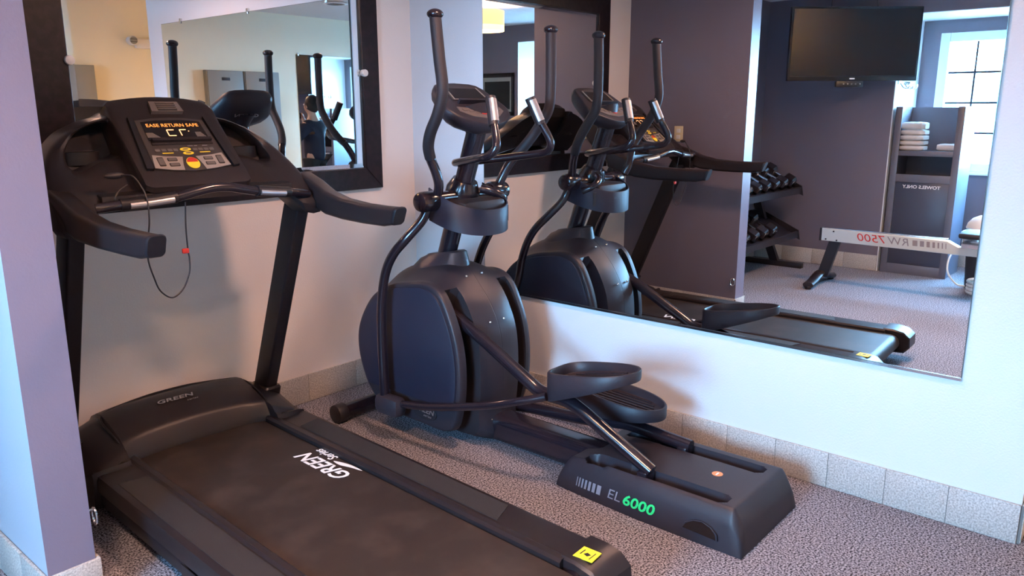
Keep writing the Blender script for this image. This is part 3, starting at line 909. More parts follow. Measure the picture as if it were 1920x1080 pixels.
# posts
for s in (-1, 1):
    pt = B()
    xc = .405 if s > 0 else -.437
    rings = []
    for y, z in ((-.150, .12), (-.222, .26), (-.372, .62), (-.562, 1.08), (-.60, 1.16)):
        rings.append([(xc+a, y+b_, z) for a, b_ in rrect(.056, .112, .010, 3)])
    pt.loft(rings)
    T_('upright_post', pt, 'tmdark')
    T_('post_collar', B().loft([[(xc+a, -.215+b_+(z-.24)*-.41, z) for a, b_ in rrect(.085*k_, .150*k_, .016, 3)] for z, k_ in ((.19, 1.0), (.245, .98), (.255, .86))]), 'tm')

# console shell
CX = -.022
def ys(z):
    tbl = [(1.56, -.335), (1.50, -.36), (1.44, -.385), (1.39, -.40), (1.334, -.44), (1.287, -.49), (1.226, -.56), (1.176, -.63), (1.12, -.685), (1.06, -.70)]
    for (a, ya), (b_, yb3) in zip(tbl[:-1], tbl[1:]):
        if z >= b_: return ya+(yb3-ya)*min(1, max(0, (a-z)/(a-b_)))
    return tbl[-1][1]
wout = [(.17, 1.462), (.205, 1.447), (.25, 1.435), (.30, 1.415), (.345, 1.393), (.39, 1.358), (.42, 1.325), (.445, 1.285), (.462, 1.24), (.474, 1.19), (.480, 1.14), (.475, 1.085), (.44, 1.072), (.39, 1.085), (.365, 1.13), (.34, 1.148), (.28, 1.165), (.22, 1.182), (.17, 1.200), (.15, 1.25), (.15, 1.34), (.155, 1.41)]
whole = [(.185, 1.40), (.195, 1.424), (.225, 1.428), (.27, 1.415), (.315, 1.39), (.35, 1.352), (.370, 1.315), (.372, 1.285), (.35, 1.268), (.31, 1.280), (.27, 1.296), (.225, 1.305), (.19, 1.32), (.18, 1.36)]
def resample(poly, n, c):
    P = smooth([(p[0], p[1], 0) for p in poly], 8, True)
    out = []
    for i in range(n):
        a = 2*PI*i/n
        d = Vector((math.cos(a), math.sin(a)))
        best = None
        for q in range(len(P)):
            p1 = Vector((P[q].x-c[0], P[q].y-c[1])); p2 = Vector((P[(q+1) % len(P)].x-c[0], P[(q+1) % len(P)].y-c[1]))
            e = p2-p1
            den = d.x*e.y-d.y*e.x
            if abs(den) < 1e-9: continue
            t = (p1.x*e.y-p1.y*e.x)/den
            u_ = (p1.x*d.y-p1.y*d.x)/den
            if t > 0 and -1e-6 <= u_ <= 1+1e-6:
                if best is None or t > best: best = t
        out.append((c[0]+d.x*best, c[1]+d.y*best))
    return out
HC = (.272, 1.352)
RO = resample(wout, 72, HC); RH = resample(whole, 72, HC)
for s in (-1, 1):
    wb = B()
    def R3(poly, dy, t=0.0, other=None):
        out = []
        for i, (x, z) in enumerate(poly):
            if other: x = x+(other[i][0]-x)*t; z = z+(other[i][1]-z)*t
            out.append((CX+s*x, ys(z)+dy, z))
        return out
    loops = [R3(RO, .13, .12, RH), R3(RO, .11), R3(RO, .018), R3(RO, .005, .06, RH), R3(RO, -.004, .20, RH), R3(RO, -.012, .5, RH), R3(RO, -.006, .85, RH), R3(RH, .004), R3(RH, .012), R3(RH, .092, .0), R3(RH, .10, .25, [(HC[0], HC[1])]*72)]
    wb.loft(loops)
    for fi, f in enumerate(wb.f):
        if len(f) > 4 or f[0]//72 >= 8: wb.mi[fi] = 1  # pocket walls coloured black to deepen the shade inside
    wing = T_('console_wing', wb, ['tm', 'blackmatte'], sharp=45)
    T_('cup_pocket', B().loft([R3(RH, .084, .03, [(HC[0], HC[1])]*72), R3(RH, .088, .10, [(HC[0], HC[1])]*72)]), 'blackmatte', wing)
    T_('cup_rest', B().loft([[(CX+s*(HC[0]+.03)+.062*math.cos(a), -.395+.025*math.sin(a)-.0, z) for a in [2*PI*i/24 for i in range(24)]] for z in (1.285, 1.330)]), 'tmdark', wing)
    # long side handle
    ab = B()
    pts = [(.462, -.56, 1.175, .036, .048), (.458, -.64, 1.150, .036, .050), (.450, -.74, 1.118, .034, .046), (.440, -.86, 1.103, .031, .040), (.432, -1.0, 1.098, .029, .037), (.428, -1.12, 1.099, .028, .036), (.427, -1.185, 1.105, .027, .032)]
    ab.loft([[(BX-.012+s*x+a, y+(b_ if False else 0)+(-b_*.35 if i == 6 else 0), z+b_) for a, b_ in rrect(w*2, h_*2, .016, 4)] for i, (x, y, z, w, h_) in enumerate(pts)])
    T_('side_handle', ab, 'tm', sharp=50)
    e = pts[-1]
    T_('handle_end_cap', B().loft([[(BX-.012+s*e[0]+a*k_, e[1]-dy-b_*.35, e[2]+b_*k_) for a, b_ in rrect(.056, .066, .015, 4)] for dy, k_ in ((-.004, 1.0), (.006, 1.0), (.012, .90))]), 'tmdark')
# centre pod
cp = B()
def pod(x, sc, bul=0.0):
    base = [(-.352-bul*.3, 1.498+bul), (-.385, 1.483+bul*.8), (-.43, 1.436+bul*.3), (-.605, 1.272), (-.640, 1.240), (-.662, 1.215), (-.655, 1.196), (-.61, 1.190), (-.50, 1.215), (-.36, 1.32), (-.29, 1.42), (-.305, 1.475+bul*.6)]
    cy, cz = -.47, 1.34
    return [(x, cy+(y-cy)*sc, cz+(z-cz)*sc) for y, z in base]
prs = []
for d, sc in ((-.196, .80), (-.192, .93), (-.178, .985), (-.165, 1.0), (-.155, 1.0), (-.10, 1.0), (-.05, 1.0), (0, 1.0)):
    prs.append((d, sc))
prs = prs+[(-d, sc) for d, sc in reversed(prs[:-1])]
cp.loft([pod(CX+d, sc, .020*(1-(d/.196)**2)) for d, sc in prs])
podo = T_('console_pod', cp, 'tm', sharp=40)
P1 = Vector((CX, -.605, 1.272)); U1 = Vector((0, .175, .164)).normalized(); N1 = Vector((0, -.164, .175)).normalized()
def Q(u, v, n=0): return tuple(P1+Vector((1, 0, 0))*u+U1*v+N1*n)
def plate(name, poly, n0, n1, m, par=podo, **k):
    return T_(name, B().loft([[Q(u, v, n0) for u, v in poly], [Q(u, v, n1) for u, v in poly]]), m, par, **k)
# raised ribs beside the panel
for s in (-1, 1):
    rib = [(s*.146, -.008), (s*.170, -.005), (s*.158, .12), (s*.146, .245), (s*.130, .245), (s*.136, .12)]
    plate('side_rib', rib, -.002, .012, 'tmdark')
face = plate('face_panel', [(-.140, -.002), (-.07, -.016), (0, -.020), (.07, -.016), (.140, -.002), (.125, .232), (.06, .243), (0, .246), (-.06, .243), (-.125, .232)], -.002, .005, 'panel')
disp = plate('display_window', [(-.112, .132), (.112, .132), (.108, .222), (.05, .231), (-.05, .231), (-.108, .222)], .004, .0068, 'display')
tb = B()
text(tb, 'EASE RETURN SAFE', .0225, basis(Q(0, .203, .0078), (1, 0, 0), U1), .0002, 0, 1.0, .0)
T_('led_message', tb, 'led', disp, smooth_=False)
# seven-segment digits
sb = B()
def seg(u0, v0, u1, v1): sb.add([Q(u0, v0, .0085), Q(u1, v0, .0085), Q(u1, v1, .0085), Q(u0, v1, .0085)], [(0, 1, 2, 3)])
for ux in (-.018,):
    seg(ux-.013, .178, ux+.013, .182); seg(ux-.013, .149, ux+.013, .153); seg(ux-.015, .150, ux-.0115, .180)
for ux in (.028,):
    seg(ux-.012, .178, ux+.012, .182); seg(ux-.014, .150, ux-.0105, .180); seg(ux+.018, .170, ux+.022, .174)
T_('led_digits', sb, 'ledw', disp, smooth_=False)
plate('book_ledge', [(-.105, .118), (.112, .118), (.112, .131), (-.105, .131)], .004, .020, 'tm')
plate('ledge_lip', [(-.108, .108), (.115, .108), (.115, .119), (-.108, .119)], .004, .008, 'blackmatte')
for u, v, w in ((-.095, .158, .03), (.085, .158, .02)):
    plate('corner_badge', [(u-.015, v-.014), (u+w, v-.014), (u+w*.3, v+.010), (u-.015, v+.010)], .0068, .0078, 'key')
# yellow oval keys
for v, u in ((.083, .000), (.064, .004)):
    o1 = plate('oval_key', [(u+.020*math.cos(a), v+.0075*math.sin(a)) for a in [2*PI*i/22 for i in range(22)]], .005, .0075, 'yellow')
    plate('oval_core', [(u+.011*math.cos(a), v+.003*math.sin(a)) for a in [2*PI*i/16 for i in range(16)]], .0075, .0082, 'key', o1)
for u in (-.10, -.078, -.056, -.036, .036, .056, .078, .098):
    plate('quick_key', rrect(.017, .012, .002, 2, u, .082), .005, .0065, 'key')
for u in (-.068, .068):
    plate('yellow_label', rrect(.040, .004, .001, 2, u, .068), .005, .0058, 'yellow')
for u, w in ((.025, .02), (.045, .012), (.08, .02)):
    plate('small_label', rrect(w, .003, .0005, 2, u, .1005), .005, .0056, 'greyprint')
# silver key panels with outlined keys
for s in (-1, 1):
    pl = plate('silver_key_panel', [(s*.024, .048), (s*.085, .053), (s*.128, .061), (s*.139, -.000), (s*.08, -.012), (s*.040, -.016), (s*.036, .01)], .005, .0062, 'silver')
    for poly in (rrect(.022, .042, .003, 2, s*.108, .027), rrect(.034, .0155, .003, 2, s*.066, .036), rrect(.036, .0155, .003, 2, s*.066, .011)):
        kk = plate('key', poly, .0062, .0076, 'keyedge', pl)
        cu = sum(p[0] for p in poly)/len(poly); cv_ = sum(p[1] for p in poly)/len(poly)
        T_('key_top', B().loft([[Q(cu+(u-cu)*.86, cv_+(v-cv_)*.80, n) for u, v in poly] for n in (.0076, .0084)]), 'key', pl)
ek = plate('stop_key', [(.0235*math.cos(a)+.002, .016+.027*math.sin(a)) for a in [2*PI*i/28 for i in range(28)]], .005, .0072, 'yellow', label='round stop key, red over yellow')
T_('red_half', B().loft([[Q(.020*math.cos(a)+.002, .020+.021*math.sin(a), n) for a in [PI*i/14 for i in range(15)]] for n in (.0072, .0084)]), 'red', podo, label='red upper half of the stop key')
# vent grille
plate('vent_surround', [(-.055, .262), (.062, .262), (.055, .312), (-.050, .312)], .0, .0225, 'key')
plate('vent_recess', [(-.030, .265), (.040, .265), (.036, .309), (-.027, .309)], .020, .0235, 'blackmatte')
for v in (.270, .280, .290, .300):
    plate('vent_slat', [(-.030, v), (.040, v), (.040, v+.0045), (-.030, v+.0045)], .0235, .027, 'key')
# front handlebar with pulse plates
hbp = [(-.40, -.700, 1.165), (-.33, -.716, 1.172), (-.25, -.722, 1.176), (-.15, -.726, 1.184), (-.08, -.728, 1.198), (-.02, -.728, 1.207), (.04, -.728, 1.205), (.09, -.724, 1.195), (.15, -.718, 1.183), (.22, -.706, 1.174), (.30, -.690, 1.165), (.40, -.665, 1.150)]
T_('front_handlebar', B().tube(smooth(hbp, 5), .0165, 16), 'black')
for a, b_, c0, c1 in ((1, 3, .15, .95), (8, 10, .0, .85)):
    seg_ = smooth(hbp[a:b_+1], 5)
    gr = T_('handlebar_grip', B().tube(seg_, .0205, 18), 'tmdark')
    i0 = int(len(seg_)*c0); i1 = int(len(seg_)*c1)
    pth = [p+Vector((0, -.0125, -.0035)) for p in seg_[i0+1:i1]]
    T_('contact_plate', B().tube(pth, .0115, 18), 'steel', gr, label='bright metal pulse contact')
T_('underside_bridge', B().loft([[(x, -.60+dy, 1.185+dz) for dy, dz in ((-.055, -.02), (-.05, .01), (.02, .02), (.04, -.03))] for x in (-.36, -.2, 0, .2, .34)]), 'tmdark')
# safety lanyard
lan = [(-.30, -.662, 1.262), (-.275, -.69, 1.262), (-.262, -.715, 1.235), (-.255, -.742, 1.19), (-.255, -.745, 1.12), (-.262, -.735, 1.05), (-.262, -.72, .985), (-.245, -.71, .92), (-.225, -.705, .868), (-.185, -.70, .838), (-.145, -.70, .862), (-.118, -.70, .915), (-.113, -.70, .965), (-.118, -.705, 1.0), (-.122, -.715, 1.08), (-.122, -.728, 1.165)]
lc = T_('safety_lanyard', B().tube(smooth(lan, 8), .0026, 8), 'blackmatte')
T_('lanyard_socket', B().ball((-.315, -.655, 1.262), .016, 12, 8, (2.1, .8, .7)), 'blackmatte', lc)
T_('red_clip', B().cbox(-.139, -.115, -.712, -.700, .986, 1.004, .004), 'red', lc, label='small red clip')
T_('rear_cable', B().tube(smooth([(-.335, -.69, 1.155), (-.34, -.70, 1.185), (-.325, -.70, 1.215), (-.295, -.70, 1.235)], 6), .003, 8), 'blackmatte', lc)

# ================================================================== THE ROOM BEHIND THE CAMERA (seen in the mirrors)
# drum lamp under the ceiling and its twin
def drum(loc, label):
    t = thing('drum_lamp', label, 'ceiling lamp', loc)
    sd = B(); R_ = .19
    sd.lathe([(R_, -.075), (R_, -.21), (R_-.004, -.21), (R_-.004, -.075)], seg=40)
    obj('lamp_shade', sd, 'shade', t)
    obj('shade_band', B().lathe([(R_, -.21), (R_, -.262), (R_-.004, -.262), (R_-.004, -.21)], seg=40), 'shadeband', t)
    obj('ceiling_rose', B().cyl((0, 0, 0), (0, 0, -.02), .05, 24, .004), 'plastic_white', t)
    obj('stem', B().cyl((0, 0, -.02), (0, 0, -.13), .006, 10), 'chrome', t)
    for a in (0, PI/2):
        obj('spider_arm', B().tube([(-R_*math.cos(a), -R_*math.sin(a), -.13), (R_*math.cos(a), R_*math.sin(a), -.13)], .003, 6), 'chrome', t)
    return t
drum((DRUM[0], DRUM[1], H), 'yellow drum ceiling lamp over the exercise room, reflected at the top of both mirrors')
bl_ = thing('flush_lamp', 'round white flush ceiling lamp above the elliptical trainer', 'ceiling lamp', (BAY[0], BAY[1], H))
obj('lamp_base', B().cyl((0, 0, 0), (0, 0, -.03), .15, 36, .006), 'plastic_white', bl_)
obj('trim_ring', B().lathe([(.135, -.03), (.155, -.03), (.158, -.05), (.150, -.062), (.135, -.06)], seg=40), 'chrome', bl_)
drum((1.15, -2.6, H), 'yellow drum ceiling lamp in the corridor beyond the white wall')

# grey metal wall cabinets on the front wall
def locker(x0, x1, z0, z1, label, slot=True):
    o = ((x0+x1)/2, -4.4, z0)
    t = thing('metal_cabinet', label, 'cabinet', o)
    obj('body', B().cbox(x0, x1, -4.399, -4.34, z0, z1, .004), 'locker', t, o)
    dr_ = obj('door', B().cbox(x0+.008, x1-.008, -4.341, -4.325, z0+.008, z1-.008, .003), 'locker', t, o)
    xm = (x0+x1)/2
    if slot: obj('label_slot', B().cbox(xm-.045, xm+.045, -4.326, -4.322, z1-.10, z1-.07, .001), 'blackmatte', dr_, o)
    obj('latch', B().cbox(x1-.045, x1-.025, -4.326, -4.312, (z0+z1)/2-.04, (z0+z1)/2+.04, .003), 'chrome', dr_, o)
    return t
locker(-1.592, -1.184, .42, 1.866, 'grey metal wall cabinet, nearer the corridor of the adjoining pair')
locker(-2.02, -1.606, .42, 1.866, 'grey metal wall cabinet of the adjoining pair, next to the frameless mirror')
locker(-.22, .10, .95, 1.866, 'narrow grey metal cabinet alone on the cream wall near the emergency light', False)

# emergency light
o = (.60, -4.4, 2.08)
t = thing('emergency_light', 'white twin-head emergency light high on the cream wall', 'emergency light', o)
obj('housing', B().cbox(.50, .74, -4.398, -4.34, 2.035, 2.125, .012), 'plastic_white', t, o)
for i, xx in enumerate((.46, .78)):
    hdx = obj('lamp_head', B().cyl((xx, -4.37, 2.10), (xx, -4.30, 2.10), .042, 22, .006), 'plastic_white', t, o)
    obj('lens', B().cyl((xx, -4.302, 2.10), (xx, -4.296, 2.10), .034, 20), 'locker', hdx, o)
    for a in (-.012, .012):
        obj('lens_bar', B().box(xx-.032, xx+.032, -4.296, -4.2935, 2.10+a-.002, 2.10+a+.002), 'blackmatte', hdx, o, smooth_=False)

# framed picture on the left wall beyond the recess
o = (-4.68, -3.55, 1.42)
t = thing('framed_picture', 'black framed glass picture on the grey wall beyond the window recess', 'picture', o)
for a in ((-3.83, -3.27, 1.40, 1.45), (-3.83, -3.27, 1.87, 1.92)):
    obj('frame_rail', B().cbox(-4.679, -4.655, *a, .004), 'frame', t, o)
for a in ((-3.83, -3.79, 1.40, 1.92), (-3.31, -3.27, 1.40, 1.92)):
    obj('frame_stile', B().cbox(-4.679, -4.655, *a, .004), 'frame', t, o)
obj('mat_board', B().box(-4.678, -4.668, -3.79, -3.31, 1.45, 1.87), 'locker', t, o, smooth_=False)
obj('print', B().box(-4.668, -4.666, -3.76, -3.34, 1.48, 1.82), 'screen', t, o, smooth_=False)

# television on a swivel arm
L0 = Vector((-3.88, -.54, 1.712)); L1 = Vector((-4.605, -1.388, 1.712))
ct = (L0+L1)/2; wx = (L1-L0); wid = wx.length; wx.normalize()
o = (ct.x, ct.y, 1.712)
t = thing('television', 'wide black flat television on a wall arm above the dumbbell rack', 'television', o)
ax = -wx   # viewer's right when facing it from the room is +ax
nrm = Vector((.76, -.65, 0)).normalized()
MT = basis((0, 0, 0), ax, (0, 0, 1), None)
if MT.col[2].xyz.dot(nrm) < 0:
    MT = basis((0, 0, 0), ax, (0, 0, 1), -MT.col[2].xyz)
zdir = MT.col[2].xyz
def TV(b): return b.xf(MT)
hgt = .612
obj('cabinet', TV(B().cbox(-wid/2, wid/2, 0, hgt, -.045, 0, .006)), 'tvplastic', t)
obj('screen', TV(B().box(-wid/2+.02, wid/2-.02, .045, hgt-.02, -.002, .0015)), 'screen', t, smooth_=False)
obj('lower_trim', TV(B().box(-wid/2+.02, wid/2-.02, .036, .040, 0, .003)), 'shell', t, smooth_=False)
obj('maker_badge', TV(B().box(-.022, .022, .014, .024, 0, .003)), 'white', t, smooth_=False)
obj('back_bulge', TV(B().cbox(-.32, .32, .08, .42, -.085, -.04, .015)), 'tvplastic', t)
bkp = ct-zdir*.085
arm_b = B(); arm_b.tube([(bkp.x-o[0], bkp.y-o[1], .30), (-4.50-o[0], -.80-o[1], .30)], .022, 12)
obj('swivel_arm', arm_b, 'rubber', t)
obj('wall_plate', B().cbox(-4.679-o[0], -4.655-o[0], -.92-o[1], -.68-o[1], .16, .44, .006), 'rubber', t)
obj('arm_elbow', B().tube([(-4.50-o[0], -.80-o[1], .30), (-4.66-o[0], -.80-o[1], .30)], .026, 12), 'rubber', t)
cbl = [(-.18, .50, -.05), (-.19, .66, -.06), (-.12, .70, -.07), (0, .715, -.08), (.12, .70, -.07), (.20, .66, -.06), (.19, .5, -.05)]
obj('power_cable', TV(B().tube(smooth(cbl, 6), .005, 8)), 'blackmatte', t)
sbx = thing('cable_box', 'small black box slung under the television', 'cable box', (ct.x, ct.y, 1.66))
obj('case', TV(B().cbox(-.10, .13, 0, .050, -.045, .0, .004)), 'rubber', sbx)
for k in range(5):
    obj('connector', TV(B().cyl((-.07+k*.035, .026, 0), (-.07+k*.035, .026, .006), .007, 10)), 'chrome' if k in (0, 3, 4) else 'key', sbx)

# coat hooks on the white recess return
o = (-4.92, -1.203, 1.70)
t = thing('hook_rail', 'chrome hook rail on the white window return beside the television', 'hook rail', o)
obj('rail', B().cbox(-5.10, -4.74, -1.214, -1.2035, 1.69, 1.72, .003), 'chrome', t, o)
for xx in (-5.05, -4.92, -4.79):
    obj('hook', B().tube(smooth([(xx, -1.212, 1.70), (xx, -1.235, 1.665), (xx, -1.26, 1.655), (xx, -1.285, 1.67), (xx, -1.287, 1.695)], 5), .006, 8), 'chrome', t, o)

# towel cabinet
o = (-4.88, -1.50, 0)
t = thing('towel_cabinet', 'tall grey laminate towel cabinet standing by the window', 'cabinet', o)
xa, xb, ya3, yb4 = -5.14, -4.70, -1.778, -1.228
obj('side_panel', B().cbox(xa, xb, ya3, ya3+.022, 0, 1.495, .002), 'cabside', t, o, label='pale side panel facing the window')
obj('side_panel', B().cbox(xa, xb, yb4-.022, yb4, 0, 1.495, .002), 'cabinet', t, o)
obj('back_panel', B().box(xa, xa+.015, ya3+.022, yb4-.022, .04, 1.49), 'cabinet', t, o, smooth_=False)
for y_ in (ya3, yb4-.055):
    obj('stile', B().cbox(xb-.004, xb+.016, y_, y_+.055, 0, 1.495, .002), 'cabinet', t, o)
for z_, h_ in ((0, .09), (.835, .07), (1.068, .045)):
    obj('face_rail', B().cbox(xb-.004, xb+.014, ya3+.05, yb4-.05, z_, z_+h_, .002), 'cabinet', t, o)
obj('shelf', B().box(xa+.015, xb, ya3+.022, yb4-.022, 1.085, 1.105), 'cabinet', t, o, smooth_=False)
obj('shelf', B().box(xa+.015, xb, ya3+.022, yb4-.022, .86, .88), 'cabinet', t, o, smooth_=False)
dd = obj('door', B().cbox(xb-.008, xb+.006, ya3+.055, yb4-.055, .09, .835, .003), 'cabdoor', t, o)
tb = B(); text(tb, 'TOWELS ONLY', .040, basis((xb+.0072, -1.50, .795), (0, 1, 0), (0, 0, 1)), .0004, 0, 1.12, .0008)
obj('door_lettering', tb, 'white', dd, o, smooth_=False)

# towels: each one its own folded cloth
def towel(loc, w, d, h, name_label, grp=None, rot=0):
    tw = B()
    n = 26
    rings = []
    for i in range(9):
        u = -1+2*i/8
        x = u*w/2
        sc = (1-abs(u)**6*.25)
        ring = []
        for (a, b_) in rrect(d, h, h*.42, 5):
            ring.append((x, a*sc+.004*math.sin(7*u+a*40), h/2+b_*sc-.0035*abs(math.sin(5*u+a*30))*(1 if b_ > 0 else 0)))
        rings.append(ring)
    tw.loft(rings)
    o_ = obj('towel', tw, 'towel')
    o_.location = loc; o_.rotation_euler = (0, 0, rot)
    fold = B()
    fold.tube([(-w/2+.01, d/2-.004, h*.5), (0, d/2+.0, h*.52), (w/2-.01, d/2-.004, h*.5)], h*.22, 8)
    tag(o_, name_label, 'towel', grp)
    return o_
zt0 = 1.112
tnames = ['white folded towel at the bottom of the stack in the grey cabinet', 'white folded towel second from the bottom of the cabinet stack',
          'white folded towel third from the bottom of the cabinet stack', 'white folded towel fourth from the bottom of the cabinet stack', 'white towel lying crumpled on top of the cabinet stack']
for i, nm in enumerate(tnames):
    hh = .0445 if i < 4 else .070
    towel((-4.84+.004*i*(-1)**i, -1.365+.003*(i % 2), zt0+.0455*i), .20, .20 if i < 4 else .155, hh, nm, 'folded towels in the grey cabinet', PI/2+.04*(i % 3))
towel((-4.84, -1.655, zt0), .18, .13, .065, 'single white towel at the window end of the cabinet shelf', None, PI/2)

# dumbbell rack
o = (-3.80, -.30, 0)
t = thing('dumbbell_rack', 'two-tier black dumbbell rack against the grey wall', 'weight rack', o)
for xx in (-4.35, -2.80):
    obj('foot_bar', B().cbox(xx-.03, xx+.03, -.63, -.07, 0, .05, .006), 'rubber', t, o)
    up3 = B()
    up3.loft([[(xx-.025, y-.04, z), (xx+.025, y-.04, z), (xx+.025, y+.04, z), (xx-.025, y+.04, z)] for y, z in ((-.36, .04), (-.25, .30), (-.15, .60), (-.10, .90))])
    obj('upright', up3, 'rubber', t, o)
def trayf(x, v, n, z0): # sloping tray: v 0 front..1 back
    return (x, -.54+v*.40, z0+v*.20+n)
for z0 in (.70, .28):
    tr_ = B()
    tr_.loft([[trayf(-4.42, v, n, z0) for v, n in ((0, 0), (0, .055), (.04, .055), (.04, .012), (.96, .012), (.96, .05), (1, .05), (1, 0))], [trayf(-2.72, v, n, z0) for v, n in ((0, 0), (0, .055), (.04, .055), (.04, .012), (.96, .012), (.96, .05), (1, .05), (1, 0))]])
    obj('tray', tr_, 'rubber', t, o)
    for xx in (-4.42, -2.72):
        e_ = B(); e_.prism([(-.56, z0-.02), (-.54, z0+.07), (-.10, z0+.27), (-.08, z0+.18)], 0, xx-.006, xx+.006)
        obj('tray_end', e_, 'rubber', t, o)
def dumbbell(loc, r, L, label, grp):
    t_ = thing('dumbbell', label, 'dumbbell', loc, 0, grp)
    mt_ = Matrix.Rotation(math.radians(26.5), 4, 'X')
    for sgn in (-1, 1):
        hx = B()
        rings = []
        for y, k_ in ((L*.18, .80), (L*.22, 1.0), (L*.46, 1.0), (L*.50, .82)):
            rings.append([(r*k_*math.cos(a+PI/6), sgn*y, r+r*k_*math.sin(a+PI/6)) for a in [2*PI*i/6 for i in range(6)]])
        hx.loft(rings); hx.xf(mt_)
        hh = obj('hex_head', hx, 'rubber', t_, sharp=20)
        obj('head_disc', B().cyl((0, sgn*L*.50, r), (0, sgn*(L*.50+.003), r), r*.42, 14).xf(mt_), 'chrome', hh)
    obj('handle', B().cyl((0, -L*.19, r), (0, L*.19, r), .016, 12).xf(mt_), 'chrome', t_)
    return t_
side_words = ['at the far end next to the television wall', 'second from the television wall', 'third from the television wall', 'fourth from the television wall', 'fifth from the television wall', 'sixth from the television wall']
for ti, (z0, nm, R0) in enumerate(((.70, 'upper', .062), (.28, 'lower', .068))):
    for i in range(6):
        x_ = -4.30+i*.185
        if ti == 1 and i in (0, 1): continue
        y_ = -.34
        r_ = R0-.003*i
        zz = z0+.20*.5+.013
        dumbbell((x_, y_, zz), r_, .31, 'black hex dumbbell on the %s tier, %s' % (nm, side_words[i]), 'hex dumbbells on the rack')

# rowing machine
o = (-3.78, -2.0, 0)
t = thing('rowing_machine', 'silver-railed rowing machine lying across the room in front of the towel cabinet', 'rowing machine', o)
rlb = B()
for xx0 in (-3.815,):
    prof = [(-.99, .385), (-.99, .490), (-1.95, .480), (-2.03, .440), (-2.9, .425), (-2.9, .372)]
    rlb.prism(prof, 0, -3.815, -3.745, .004)
rr = obj('seat_rail', rlb, 'rail', t, o)
obj('rail_end_cap', B().cbox(-3.82, -3.74, -.992, -.975, .382, .493, .004), 'rubber', t, o)
obj('rail_top', B().cbox(-3.80, -3.76, -1.95, -.99, .488, .496, .003), 'chrome', t, o)
tb = B()
xf_ = -3.7438
text(tb, 'RW', .085, basis((xf_, -1.608, .436), (0, 1, .010), (0, 0, 1)), .0003, .2, 1.15)
ww = [.006, .008, .012, .018, .024, .030, .036]
yy = -1.950
for w in ww:
    tb.add([(xf_, yy, .416), (xf_, yy+w, .416), (xf_, yy+w+.004, .460), (xf_, yy+.004, .460)], [(0, 1, 2, 3)])
    yy += w+.018
obj('grey_lettering', tb, 'greyprint', rr, o, smooth_=False)
tb = B(); text(tb, '7500', .088, basis((xf_, -1.400, .439), (0, 1, .010), (0, 0, 1)), .0003, .2, 1.28)
obj('red_lettering', tb, 'red', rr, o, smooth_=False)
for y_, z_ in ((-1.03, .40), (-1.09, .47), (-1.12, .397)):
    obj('bolt', B().cyl((xf_-.002, y_, z_), (xf_+.003, y_, z_), .007, 10), 'rubber', rr, o)
lg = B(); lg.loft([[(-3.80, y-.045, z), (-3.76, y-.045, z), (-3.76, y+.045, z), (-3.80, y+.045, z)] for y, z in ((-1.10, .39), (-1.02, .08))])
obj('rear_leg', lg, 'rubber', t, o)
ftb = B(); ftb.tube(smooth([(-4.06, -1.0, .035), (-3.95, -1.0, .055), (-3.78, -1.0, .10), (-3.61, -1.0, .055), (-3.50, -1.0, .035)], 4), [.028]*17, 14, squash=(1, 1.6))
obj('cross_foot', ftb, 'rubber', t, o)
for xx in (-4.05, -3.51):
    obj('rubber_foot', B().cyl((xx, -1.0, 0), (xx, -1.0, .03), .026, 16, .004), 'blackmatte', t, o)
obj('seat', B().cbox(-3.93, -3.63, -2.28, -2.04, .52, .565, .018), 'blackmatte', t, o)
obj('seat_carriage', B().cbox(-3.835, -3.725, -2.24, -2.05, .438, .522, .008), 'chrome', t, o)
obj('front_frame', B().cbox(-3.83, -3.73, -3.05, -2.85, .0, .56, .012), 'rubber', t, o)
obj('flywheel_case', B().cyl((-3.88, -2.98, .44), (-3.68, -2.98, .44), .20, 36, .03), 'rubber', t, o)
obj('front_foot', B().cyl((-4.02, -2.98, .035), (-3.54, -2.98, .035), .033, 16, .005), 'rubber', t, o)

# bin with a pale blue rim, towel on top, hose coil
o = (-4.46, -2.10, 0)
t = thing('waste_bin', 'round black bin with a pale blue rim beside the rowing machine', 'bin', o)
obj('bucket', B().lathe([(.001, .0), (.125, .0), (.15, .44), (.142, .44), (.118, .01), (.001, .01)]), 'blackmatte', t)
obj('rim', B().lathe([(.001, .444), (.15, .444), (.19, .452), (.195, .468), (.185, .478), (.001, .472)]), 'bluerim', t)
for z_ in (.30, .33):
    obj('band', B().lathe([(.1445, z_), (.149, z_+.004), (.149, z_+.010), (.1445, z_+.014)]), 'chrome', t)
tw = B()
for z_, r_ in ():
    pass
rings = []
for z_, r_ in ((0, .10), (.03, .115), (.07, .105), (.11, .075), (.135, .03)):
    rings.append([(r_*(1+.08*math.sin(3*a+z_*30))*math.cos(a), r_*(1+.10*math.cos(4*a))*math.sin(a), z_) for a in [2*PI*i/26 for i in range(26)]])
tw.loft(rings)
tt = obj('towel', tw, 'towel'); tt.location = (-4.45, -2.06, .479)
tag(tt, 'crumpled white towel lying on the blue-rimmed bin', 'towel')
hs = B()
hp = []
for i in range(0, 90):
    a = 2*PI*i/22
    hp.append((-4.20+.085*math.cos(a), -2.13+.085*math.sin(a), .016+.028*i/22))
hs.tube(hp, .013, 8)
ho = obj('hose_coil', hs, 'plastic_white', None, (-4.20, -2.13, 0)); ho.location = (-4.20, -2.13, 0)
tag(ho, 'white ribbed hose coiled on the carpet behind the rowing machine rail', 'hose')
cl = B(); cl.tube(smooth([(-4.679, -1.90, .30), (-4.60, -1.90, .30), (-4.50, -1.86, .29), (-4.40, -1.845, .22), (-4.36, -1.86, .12), (-4.36, -1.93, .035), (-4.33, -2.00, .03)], 8), .008, 8)
